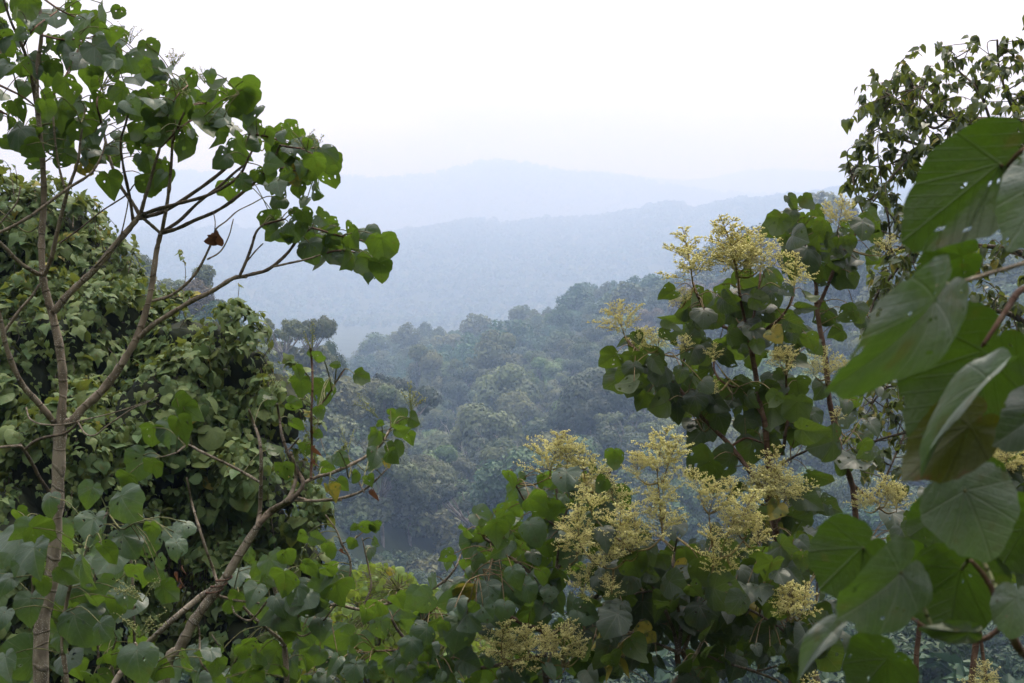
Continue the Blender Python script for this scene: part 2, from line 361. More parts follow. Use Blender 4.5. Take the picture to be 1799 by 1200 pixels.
def crown_lumps(form, R, H):
    """lump centres and radii for one crown, base of the trunk at 0"""
    out = []
    if form == 'domed':
        for _ in range(13):
            a, u = rng.random()*6.28, rng.random()**.6
            out.append((u*R*.72*math.cos(a), u*R*.72*math.sin(a), H*(.60+.30*(1-u*u))+rng.normal(0, .4), R*(.30+.16*rng.random())))
    elif form == 'lumpy':
        for _ in range(16):
            a, u = rng.random()*6.28, rng.random()**.55
            out.append((u*R*.8*math.cos(a), u*R*.8*math.sin(a), H*(.42+.5*rng.random()*(1-.45*u)), R*(.24+.18*rng.random())))
    elif form == 'spreading':
        for _ in range(15):
            a, u = rng.random()*6.28, rng.random()**.5
            out.append((u*R*.95*math.cos(a), u*R*.95*math.sin(a), H*(.80+.12*rng.random()-.10*u), R*(.19+.12*rng.random())))
    elif form == 'narrow':
        for k in range(14):
            z = .38+.56*rng.random(); a = rng.random()*6.28; u = R*(1.05-.95*(z-.3))*rng.random()**.6
            out.append((u*math.cos(a)*.8, u*math.sin(a)*.8, H*z, R*(.28+.14*rng.random())))
    elif form == 'thin':
        for _ in range(17):
            a, u = rng.random()*6.28, .25+.75*rng.random()**.6
            out.append((u*R*.9*math.cos(a), u*R*.9*math.sin(a), H*(.62+.36*rng.random()*(1-.4*u)), R*(.13+.10*rng.random())))
    return out
def forest_tree_geo(form, R, H, quads, size, trunk=True):
    lumps = crown_lumps(form, R, H)
    tot = sum(l[3]**2 for l in lumps)
    C = Geo()
    for (x, y, z, r) in lumps:
        n = max(8, int(quads*r*r/tot))
        C.add(*[*lump_quads(np.array([x, y, z]), r, n, size*(.8 if form == 'thin' else 1)), ][:2], a=None) if False else None
        v, q, a = lump_quads(np.array([x, y, z]), r, n, size*(.75 if form == 'thin' else 1)); C.add(v, q, None, a)
    T = Geo()
    if trunk:
        lean = rng.normal(0, .03*H, 2); zt = H*(.55 if form != 'narrow' else .8)
        tube(T, [(0, 0, -6), (0, 0, 0), (lean[0]*.5, lean[1]*.5, zt*.6), (lean[0], lean[1], zt)], [.5, .42, .32, .2], 7, 3, .04)
        for (x, y, z, r) in lumps:
            tube(T, [(lean[0]*.8, lean[1]*.8, zt*(.7+.3*rng.random())), (x*.5+lean[0]*.4, y*.5+lean[1]*.4, zt*.6+z*.4-.3), (x, y, z+r*.3)], [.2, .13, .05], 5, 3, .05)
    return C, T
FORMS = ['domed', 'lumpy', 'spreading', 'narrow', 'thin']
TONES = {'bluish green': ((.056, .082, .030), (.096, .122, .044)), 'fresh green': ((.065, .120, .034), (.110, .170, .052)), 'rusty brown': ((.070, .056, .030), (.095, .078, .038)),
         'dark green': ((.028, .050, .020), (.052, .080, .030)), 'olive': ((.064, .088, .028), (.110, .125, .045))}
TM = {k: crown_mat(k.replace(' ', '_')+'_crown', *v) for k, v in TONES.items()}
FBARK = bark_mat('forest_bark', (.10, .085, .065), (.24, .22, .19), 0, 1.2)
PROTO = {}
for f in FORMS:
    for kv in range(2):
        R, H = {'domed': (7.5, 17), 'lumpy': (7, 19), 'spreading': (8.5, 19), 'narrow': (6, 20), 'thin': (7.5, 19)}[f]
        C, T = forest_tree_geo(f, R, H, {'domed': 6500, 'lumpy': 6500, 'spreading': 5000, 'narrow': 5500, 'thin': 3600}[f], .56)
        PROTO[f, kv] = {'R': R, 'H': H, 'trunk': T.mesh('trunk', FBARK)}
        for tn, tm in TM.items():
            PROTO[f, kv][tn] = C.mesh('crown', tm)
D = Geo()      # a bare dead tree
def bare(g, p, d, ln, r, depth):
    q = p+d*ln*.5+rng.normal(0, .05*ln, 3); e = p+d*ln+rng.normal(0, .07*ln, 3)
    tube(g, [p, q, e], [r, r*.8, r*.55], 5, 3, .05)
    if depth:
        for _ in range(3 if depth > 1 else 4):
            nd = unit(d+rng.normal(0, .55, 3)+[0, 0, .15]); bare(g, p+(e-p)*(.55+.45*rng.random()), nd, ln*(.5+.2*rng.random()), r*.5, depth-1)
bare(D, np.array([0, 0, -4.]), np.array([0, 0, 1.]), 13, .34, 4)
DEADM = bark_mat('bleached_wood', (.32, .29, .25), (.48, .45, .40), 0, 1.0)
DEAD = D.mesh('bare_limbs', DEADM)

def low_top(r, z, s, H=17.5):
    # close below the look-out the slope carries only low growth
    return min(s, max(.5 if r > 185 else .25, (-.238*r-z)/H*(.7+.45*random.random()))) if r < 250 else s
def mk_tree(form, kv, tone, x, y, s, sz, label, group, cat='tree'):
    r_ = empty('forest_tree', (x, y, gz(x, y)-.5), label, cat, group)
    r_.rotation_euler = (0, 0, rng.random()*6.28); r_.scale = (s, s, s*sz)
    pr = PROTO[form, kv]
    for nm, me in (('trunk', pr['trunk']), ('crown', pr[tone])):
        o = bpy.data.objects.new(nm, me); COL.objects.link(o); o.parent = r_
    return r_
# scatter over the spur and the near hill with a least spacing
cand = []
cell = {}
tries = 0
while tries < 60000:
    tries += 1
    px = rng.uniform(-250, 2050); r = math.sqrt(rng.uniform(72**2, 1000**2))
    if r > hill_r(px)+40: continue
    ang = math.atan((px-899.5)/FPX); x, y = r*math.sin(ang), r*math.cos(ang)
    sp = (11.0 if r > 230 else 8.0) + 3*h2d(x+900, y+900, 60, 5)
    ck = (int(x//15), int(y//15)); ok = True
    for i in (-1, 0, 1):
        for j in (-1, 0, 1):
            for (u, v_) in cell.get((ck[0]+i, ck[1]+j), ()):
                if (u-x)**2+(v_-y)**2 < sp*sp: ok = False; break
            if not ok: break
        if not ok: break
    if ok:
        cell.setdefault(ck, []).append((x, y)); cand.append((px, r, x, y))
print('forest candidates', len(cand))
# which of them the gap between the near plants shows, nearest first
def window(px, py):
    if 590 < px < 1560 and py < lerp(px, [590, 640, 720, 800, 880, 960, 1100, 1560], [1000, 1050, 1020, 950, 880, 800, 800, 860]): return True
    if 190 < px < 600 and py < lerp(px, [190, 300, 400, 450, 520, 600], [430, 510, 545, 590, 650, 800]): return True
    return False
vis = []; rest = []
for (px, r, x, y) in sorted(cand, key=lambda c: c[1]):
    z = gz(x, y); dpt = y*math.cos(PITCH)-(z+12)*math.sin(PITCH)
    py = 600-FPX*(y*math.sin(PITCH)+(z+12)*math.cos(PITCH))/dpt
    (vis if window(px, py) and len(vis) < 270 and not (px < 610 and r < 250) else rest).append((px, py, r, x, y, z))
print('visible', len(vis), 'farthest', vis[-1][2] if vis else 0)
used = {}
rustn = lambda x, y: h2d(x+900, y+900, 110, 6)
for (px, py, r, x, y, z) in vis:
    u = rustn(x, y)+.25*rng.normal()*.6+ (px-1000)/3500
    tone = rng.choice(['bluish green', 'dark green', 'fresh green', 'olive', 'rusty brown'], p=[.36, .24, .24, .16, 0])
    if u > .3 and r > 380: tone = rng.choice(['rusty brown', 'olive', 'bluish green'], p=[.4, .3, .3])
    form = rng.choice(FORMS, p=[.38, .40, .05, .11, .06] if px > 620 else [.4, .4, 0, .1, .1])
    s = float(np.clip(rng.lognormal(-.06, .25), .55, 1.7)) if px > 620 else float(np.clip(rng.normal(.72, .1), .5, .85)); sz = rng.uniform(.85, 1.15)
    size = 'small' if s < .88 else 'large' if s > 1.2 else 'mid-sized'
    band = ('low on the valley floor' if r < 270 else 'on the lower slope' if r < 350 else 'halfway up the hazy slope' if r < 440 else 'on the upper slope' if r < 600 else 'near the ridge crest')
    lat = ('behind the creeper bank' if px < 600 else 'by the crooked tree' if px < 720 else 'in the open gap' if px < 860 else 'above the bottom-centre shrub' if px < 980 else 'left of the cream sprays' if px < 1100 else 'behind the cream treetops' if px < 1330 else 'between the reddish stems')
    s = low_top(r, z, s, 20)
    lab = f'{size} {tone} {form} tree {band}, {lat}'
    used.setdefault(lab, []).append(0)
    grp = 'trees of the hazy valley forest'
    if len(used[lab]) > 1: pass
    mk_tree(form, int(rng.integers(2)), tone, x, y, s, sz, lab, grp)
FOREST_LABELS = used
# individual trees on the left spur behind the creeper bank, and pale bare trees on the slope
def at_pixel(px, r):
    a = math.atan((px-899.5)/FPX); return r*math.sin(a), r*math.cos(a)
def spur_tree(px, ytop, wpx, r, form, tone, label, kv=0):
    x, y = at_pixel(px, r); z = gz(x, y); pr = PROTO[form, kv]
    ztop = (600-ytop)/FPX*y*1.0 - y*math.tan(PITCH)
    s = wpx/FPX*r/(2*pr['R']*.95)
    H = ztop-z+.5
    t = mk_tree(form, kv, tone, x, y, s, H/(pr['H']*s), label, 'trees on the spur behind the creeper bank')
    return t
spur_tree(497, 545, 95, 275, 'thin', 'olive', 'airy tree with forked limbs against the haze, taller left one of a pair')
spur_tree(546, 547, 80, 285, 'spreading', 'olive', 'flat-topped open tree against the haze, just right of the forked airy tree', 1)
spur_tree(455, 580, 80, 265, 'lumpy', 'bluish green', 'bushy tree half hidden below the airy pair, beside the creeper bank edge')
spur_tree(578, 605, 60, 300, 'domed', 'dark green', 'low dark tree where the spur meets the valley')
spur_tree(235, 448, 100, 272, 'domed', 'bluish green', 'bluish tree rising over the top left of the creeper bank')
spur_tree(300, 475, 80, 285, 'lumpy', 'bluish green', 'rounded tree behind the long upright limb of the big tree')
spur_tree(345, 495, 75, 278, 'domed', 'rusty brown', 'brownish round tree just right of the long upright limb')
spur_tree(385, 522, 60, 285, 'spreading', 'olive', 'small spreading tree on the slope of the spur')
for k, (px, py, r, hpx) in enumerate([(790, 725, 430, 70), (835, 700, 450, 60), (705, 880, 310, 80), (840, 830, 350, 110), (905, 815, 340, 90), (745, 900, 300, 90), (1215, 560, 560, 60)]):
    x, y = at_pixel(px, r)
    o = empty('bare_tree', (x, y, gz(x, y)), ['pale forked bare tree among crowns halfway up the slope', 'bleached bare tree with bent limbs, high on the slope', 'thin bare trunk beside the fresh green crowns low in the gap',
              'tall grey leafless tree in the middle of the gap', 'grey leafless tree next to the shrub with cream flowers', 'leafless trunk standing lowest in the gap', 'bare pale limbs behind the flowering treetops'][k], 'bare tree', 'bare trees in the valley forest')
    s = hpx/FPX*r/22*1.5; o.scale = (s, s, s*1.2); o.rotation_euler = (0, 0, k*1.7)
    c = bpy.data.objects.new('bare_limbs', DEAD); COL.objects.link(c); c.parent = o
# the rest of the forest: one mass on the near hill, one on the far ridges
RG = Geo()
lows = []
for f in ('domed', 'lumpy', 'domed', 'lumpy', 'spreading', 'lumpy'):
    R, H = (7, 17) if f != 'narrow' else (4.5, 19)
    C, _ = forest_tree_geo(f, R, H, 900, .95, False); lows.append((np.concatenate(C.v), np.concatenate(C.q), np.concatenate(C.a)))
def place(G_, tv, tq, ta, x, y, z, s, rot, tone):
    c, sn = math.cos(rot), math.sin(rot)
    v = tv*s; v = np.stack([v[:, 0]*c-v[:, 1]*sn+x, v[:, 0]*sn+v[:, 1]*c+y, v[:, 2]+z], -1)
    a = ta.copy(); a[:, 2] = np.clip(tone+(ta[:, 2]-.5)*.25, 0, 1); a[:, 0] = np.clip(a[:, 0]+rng.normal(0, .15), 0, 1); G_.add(v, tq, None, a)
fine = [(lambda C: (np.concatenate(C.v), np.concatenate(C.q), np.concatenate(C.a)))(forest_tree_geo(f, 7.2, 17.5, 4200, .5, False)[0]) for f in ('domed', 'lumpy', 'domed', 'lumpy')]
DG_ = Geo()
for (px, py, r, x, y, z) in rest:
    tv, tq, ta = (fine if r < 340 else lows)[int(rng.integers(4))]
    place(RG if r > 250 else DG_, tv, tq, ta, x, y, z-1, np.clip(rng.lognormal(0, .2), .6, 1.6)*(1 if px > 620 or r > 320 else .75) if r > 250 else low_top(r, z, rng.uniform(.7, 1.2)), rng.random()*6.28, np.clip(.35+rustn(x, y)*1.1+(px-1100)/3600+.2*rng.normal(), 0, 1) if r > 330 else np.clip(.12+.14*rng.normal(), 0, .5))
# low growth under and between the crowns
und = [(lambda C: (np.concatenate(C.v), np.concatenate(C.q), np.concatenate(C.a)))(forest_tree_geo(f, 7.5, 11, 420, 1.35, False)[0]) for f in ('domed', 'lumpy', 'lumpy')]
nu = 0; seen = {}
for _ in range(26000):
    px = rng.uniform(100, 1900); r = math.sqrt(rng.uniform(80**2, 520**2)); an = math.atan((px-899.5)/FPX); x, y = r*math.sin(an), r*math.cos(an)
    ck = (int(x//6.5), int(y//6.5))
    if ck in seen: continue
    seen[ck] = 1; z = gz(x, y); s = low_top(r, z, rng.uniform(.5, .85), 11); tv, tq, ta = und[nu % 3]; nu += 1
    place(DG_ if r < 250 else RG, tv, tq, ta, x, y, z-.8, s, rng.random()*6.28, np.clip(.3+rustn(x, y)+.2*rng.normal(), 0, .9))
print('rest', len(rest), 'undergrowth', nu)
mixm = crown_mat('mixed_forest_crowns', (.034, .078, .036), (.100, .105, .044))
shadedm = crown_mat('valley_crowns_painted_shade', (.018, .044, .018), (.046, .072, .026), .15)  # darker copy of the forest crown colour, valley shade painted in
tag(DG_.build('undergrowth', shadedm, smooth=False), 'low growth close below the look-out, darkened in colour for the valley shade', kind='stuff')
tag(RG.build('forest', mixm, smooth=False), 'hazy mixed forest crowns covering the hill up to its crest', kind='stuff')
FG = Geo()
def ico_lump():
    n = 26
    d = rng.normal(0, 1, (n, 3)); d[:, 2] = np.abs(d[:, 2])*1.0; d /= np.linalg.norm(d, axis=1)[:, None]
    v, q, a = lump_quads(np.array([0, 0, .35]), .8, n, .62, .6); return v, q, a
ic = [ico_lump() for _ in range(12)]
cnt = 0
rs_ = np.arange(2800., 5200., 25.)
for px in rng.uniform(-100, 1900, 2600):                                   # the crest of the blue ridge, tree by tree
    an = math.atan((px-899.5)/FPX); hh_ = ground_h(rs_*math.sin(an), rs_*math.cos(an)); k = int(np.argmax(hh_/rs_)); r = rs_[k]+rng.normal(0, 45)
    x, y = r*math.sin(an), r*math.cos(an); tv, tq, ta = ic[cnt % 12]; cnt += 1
    place(FG, tv, tq, ta, x, y, gz(x, y)-2, rng.lognormal(2.15, .35), rng.random()*6.28, np.clip(.3+.25*rng.normal(), 0, 1))
for (r0, r1, num, sc) in ((2000, 4200, 17000, 8.5), (5000, 6700, 8000, 11.0)):
    rs = r0+(r1-r0)*rng.random(num)**.7; an = np.arctan((rng.uniform(-150, 1950, num)-899.5)/FPX)
    xs, ys = rs*np.sin(an), rs*np.cos(an); zs = ground_h(xs, ys)
    for x, y, z in zip(xs, ys, zs):
        tv, tq, ta = ic[cnt % 12]; cnt += 1
        place(FG, tv, tq, ta, x, y, z+.1*sc, sc*rng.uniform(.6, 1.45), rng.random()*6.28, np.clip(.3+.25*rng.normal(), 0, 1))
tag(FG.build('far_forest', mixm, smooth=False), 'faint forest cover on the far blue ridges', kind='stuff')
# ------------------------------------------------------------------ leaves
RT = np.radians([0, 6, 14, 30, 50, 75, 100, 125, 150, 166, 175, 180])
OUT = {'round': [1.0, .955, .915, .86, .79, .71, .65, .60, .555, .50, .42, .26],
       'cord': [1.0, .93, .87, .78, .69, .61, .56, .53, .50, .46, .38, .22],
       'oval': [1.0, .90, .80, .66, .53, .42, .35, .30, .26, .22, .16, .09],
       'ivy': [1.0, .82, .66, .55, .58, .62, .47, .44, .46, .38, .28, .12],
       'lance': [1.0, .80, .60, .40, .28, .20, .165, .14, .12, .10, .07, .03]}
def leaf_template(shape, seg, rings, droop, fold, ruffle, holes, cup=0.0, lobes=.0, hole_seg=(.35, 1)):
    th = (np.arange(seg)+.5)/seg*2*math.pi-math.pi if False else np.linspace(-math.pi, math.pi, seg, endpoint=False)
    r = np.interp(np.abs(th), RT, OUT[shape])
    ph = rng.random(4)*6.28
    r = r*(1+lobes*np.sin(5*th+ph[0])*(.5+.5*np.cos(th*.5))+.018*np.sin(9*th+ph[1])+.015*rng.normal(0, 1, seg))
    fr = np.linspace(0, 1, rings+1)[1:]**.85
    x = (fr[:, None]*r*np.sin(th)).ravel(); y = (fr[:, None]*r*np.cos(th)).ravel()
    y = np.where(y < 0, y*(.66 if shape in ('round', 'cord') else 1), y)
    R2 = np.hypot(x, y); T = np.tile(th, rings)
    x = np.append(0, x); y = np.append(0, y); R2 = np.append(0, R2); T = np.append(0, T)
    z = -droop*(np.maximum(y, 0)**2)*.9 - droop*.7*x*x - .3*droop*np.minimum(y, 0)**2 + fold*np.abs(x)*.9 + cup*R2**2
    z = z + ruffle*R2**1.6*(np.sin(4*T+ph[2])+.6*np.sin(7*T+ph[3])) + .018*np.abs(np.sin(T*2.3))*R2
    a = np.stack([x, y, np.zeros_like(x)], -1)
    v = np.stack([x*(1-.15*fold), y*(1-.12*droop), z], -1)
    j = np.arange(seg); k = (j+1) % seg
    t = np.stack([np.zeros(seg, int), 1+k, 1+j], -1)
    q = []
    for i in range(rings-1):
        q.append(np.stack([1+i*seg+j, 1+i*seg+k, 1+(i+1)*seg+k, 1+(i+1)*seg+j], -1))
    q = np.concatenate(q) if q else np.zeros((0, 4), int)
    if holes and len(q):
        ringi = np.repeat(np.arange(rings-1), seg)
        keep = np.ones(len(q), bool)
        ok = np.where(ringi >= 1)[0]
        keep[rng.choice(ok, min(holes, len(ok)), replace=False)] = False
        q = q[keep]
    return v, q, t, a
def lib(n, shape, seg, rings, holes=(0, 0), droop=(.1, .85), fold=(-.12, .5), ruf=(.03, .14), lobes=.02):
    return [leaf_template(shape, seg, rings, rng.uniform(*droop), rng.uniform(*fold), rng.uniform(*ruf), int(rng.integers(holes[0], holes[1]+1)), 0, lobes) for _ in range(n)]
BIG = lib(10, 'round', 28, 8, (0, 7), lobes=.045)+lib(12, 'cord', 28, 8, (0, 6), lobes=.05)+lib(4, 'cord', 28, 8, (4, 10), lobes=.07, fold=(.1, .6))+lib(3, 'oval', 20, 6, (0, 4), fold=(.3, .8))
MED = lib(12, 'round', 18, 3, lobes=.03)
IVY = lib(12, 'ivy', 14, 2, droop=(.2, .7), fold=(-.1, .3))
OVAL = lib(10, 'oval', 12, 2, droop=(.2, .8), fold=(.1, .5))
SMALL = lib(8, 'oval', 8, 2, droop=(.3, .9), fold=(.2, .6))

def put(G_, lb, base, T, N, s, rnd):
    """lay one leaf: base point, tip direction, upper-side direction, length scale"""
    T = unit(T); N = unit(N-T*np.dot(N, T)); X = np.cross(T, N)
    v, q, t, a = lb
    vv = base+(v[:, :1]*X+v[:, 1:2]*T+v[:, 2:3]*N)*s
    aa = a.copy(); aa[:, 2] = rnd
    G_.add(vv, q, t, aa)
def view_leaf(G_, lb, px, py, d, wpx, ang, tilt, roll, side, rnd):
    """a leaf whose middle lies at a photograph pixel, d metres off; returns its base"""
    a = math.radians(ang); T = math.cos(a)*RX-math.sin(a)*UP; V = -FW*side
    t = math.radians(tilt); T2 = T*math.cos(t)+V*math.sin(t); N2 = V*math.cos(t)-T*math.sin(t)
    r = math.radians(roll); X = np.cross(T2, N2); N3 = N2*math.cos(r)+X*math.sin(r)
    s = wpx/FPX*d/1.28
    base = P(px, py, d)-T2*s*.30
    put(G_, lb, base, T2, N3, s, rnd)
    return base, T2, N3, s
class Plant:
    """a near plant: skeleton tubes by part, leaves, leaf stalks"""
    def __init__(s, name, label, cat, base, group=None):
        s.root = empty(name, base, label, cat, group); s.sk = []; s.leaf = Geo(); s.stalk = Geo()
    def limb(s, name, pts, mat, knob=.05, sides=8, geo=None):
        """pts: (px, py, depth, radius px)"""
        w_ = [P(x, y, d) for (x, y, d, r) in pts]; rd = [max(r/FPX*d, .0015) for (x, y, d, r) in pts]
        g_ = geo or Geo(); c = tube(g_, w_, rd, sides, 5, knob); s.sk.append(c)
        return g_ if geo else g_.build(name, mat, s.root)
    def down(s, name, pts, mat, knob=.05, sides=10):
        """like limb, but its first point goes on down into the ground"""
        w_ = [P(x, y, d) for (x, y, d, r) in pts]; rd = [max(r/FPX*d, .002) for (x, y, d, r) in pts]
        f = w_[0]; dz = unit(w_[0]-w_[1]); h = gz(f[0], f[1])
        foot = np.array([f[0]+dz[0]*.6, f[1]+.1, h-.3]); mid = (f+foot)/2+np.array([dz[0]*.15, 0, 0])
        w_ = [foot, mid]+w_; rd = [rd[0]*1.35, rd[0]*1.15]+rd
        g_ = Geo(); c = tube(g_, w_, rd, sides, 5, knob); s.sk.append(c)
        return g_.build(name, mat, s.root)
    def petiole(s, base, T, r=.0028, maxl=.55):
        if not s.sk: return
        if not hasattr(s, 'all') or s.alln != len(s.sk): s.all = np.concatenate(s.sk); s.alln = len(s.sk)
        dd = np.linalg.norm(s.all-base, axis=1)+.25*np.maximum(s.all[:, 2]-base[2], 0)
        k = int(np.argmin(dd)); S = s.all[k]
        if np.linalg.norm(S-base) > 1.1: S = base+unit(S-base+[0, 0, -.3])*.2
        elif np.linalg.norm(S-base) > maxl:
            S2 = base+unit(S-base)*maxl*.8
            mid = (S+S2)/2+[0, 0, -.05]
            tube(s.stalk, [S, mid, S2], [r*1.7, r*1.5, r*1.3], 5, 4); 
            s.sk.append(np.linspace(S, S2, 5)); S = S2
        mid = (S+base)/2+np.array([0, 0, .12*np.linalg.norm(S-base)])
        tube(s.stalk, [S, mid, base], [r*1.2, r, r], 4, 3, 0, .5)
    def leaves(s, lst, L_, d, conv=(1, 0, 0), dj=.25, size=1.0, mtilt=36):
        """hand-set leaves: (x, y, width, tone[, tip angle])"""
        sc, ox, oy = conv
        for e in lst:
            x, y, wd, tn = e[:4]; px, py = x/sc+ox, y/sc+oy
            ang = e[4] if len(e) > 4 else 90+rng.normal(0, 32)
            side = 1 if tn in 'gdp' else -1
            rnd = rng.random()*.98
            if tn == 'Y': rnd += 1.0; side = 1 if rng.random() < .4 else -1
            dd = d+rng.normal(0, dj)+(.12 if tn == 'd' else 0)
            bs_, T, N_, sz = view_leaf(s.leaf, L_[int(rng.integers(len(L_)))], px, py, dd, wd/sc*size*1.06, ang, np.clip(rng.normal(mtilt, 17), 0, 68), rng.normal(0, 26), side, rnd)
            s.petiole(bs_, T)
    def fill(s, blobs, L_, d, dj=.4, under=.4, yellow=.004, mtilt=40, sdj=.2, angm=90, angs=38):
        """leaves behind and between: blobs (cx, cy, rx, ry, number, width px)"""
        for (cx, cy, rx, ry, n, wd) in blobs:
            for _ in range(n):
                a = rng.random()*6.28; u = math.sqrt(rng.random())
                px, py = cx+rx*u*math.cos(a), cy+ry*u*math.sin(a)
                side = -1 if rng.random() < under else 1
                rnd = rng.random()*.98+(1.0 if rng.random() < yellow else 0)
                bs_, T, N_, sz = view_leaf(s.leaf, L_[int(rng.integers(len(L_)))], px, py, d+rng.normal(0, dj), wd*np.clip(rng.normal(1, sdj), .45, 1.5), angm+rng.normal(0, angs)+ (px-cx)/max(rx, 1)*-22, np.clip(rng.normal(mtilt, 18), -5, 78), rng.normal(0, 25), side, rnd)
                s.petiole(bs_, T)
    def finish(s, leafm, stalkm, part='foliage'):
        s.leaf.build(part, leafm, s.root)
        k = s.stalk.build('leaf_stalks', stalkm, s.root)
        if k: k['kind'] = 'stuff'

LEAF_A = leaf_mat('broad_leaf', (.026, .056, .034), (.076, .126, .076), (.050, .094, .018), (.105, .190, .015), (.16, .20, .11), .8, .36, .42, .36, sheen=.02)
LEAF_B = leaf_mat('dusty_broad_leaf', (.022, .038, .027), (.056, .078, .052), (.048, .080, .018), (.095, .160, .014), (.15, .17, .12), .8, .32, .47, .28, sheen=.02)
LEAF_NEAR = leaf_mat('near_broad_leaf', (.050, .070, .054), (.140, .185, .145), (.028, .052, .010), (.062, .130, .008), (.19, .23, .17), 1.0, .28, .46, .35, sheen=.06, spotamt=.4, fine=1.0)
LEAF_YELLOWING = leaf_mat('yellowing_leaf', (.10, .11, .03), (.12, .12, .03), (.045, .056, .012), (.11, .13, .010), (.2, .2, .08), .8, .3, .5, .3, spot=(.10, .045, .015), spotamt=.8, fine=1.0)
LEAF_VINE = leaf_mat('creeper_leaf', (.054, .108, .036), (.135, .18, .055), (.095, .125, .034), (.16, .20, .03), (.13, .18, .08), .5, .3, .55, .2, spot=(.15, .09, .03), spotamt=.4)
LEAF_FINE = leaf_mat('narrow_leaf', (.034, .062, .030), (.070, .100, .036), (.110, .145, .030), (.17, .22, .03), (.13, .16, .06), .3, .34, .4, .4)
LEAF_PALE = leaf_mat('pale_leaf', (.11, .19, .045), (.17, .25, .06), (.15, .21, .04), (.26, .36, .05), (.2, .26, .12), .4, .35, .5, .3)
STALK = bark_mat('leaf_stalk', (.10, .12, .05), (.16, .15, .07), 0, 30)
STALK_RED = bark_mat('reddish_leaf_stalk', (.13, .09, .05), (.18, .15, .07), 0, 30)
BARK_TAN = bark_mat('tan_bark', (.115, .095, .066), (.23, .19, .14), .75, 22)
BARK_DARK = bark_mat('dark_bark', (.060, .048, .035), (.12, .095, .065), .3, 22)
BARK_RED = bark_mat('reddish_bark', (.075, .042, .028), (.135, .085, .055), .2, 26)
BARK_LICHEN = bark_mat('lichen_bark', (.13, .11, .08), (.24, .21, .155), .9, 24)
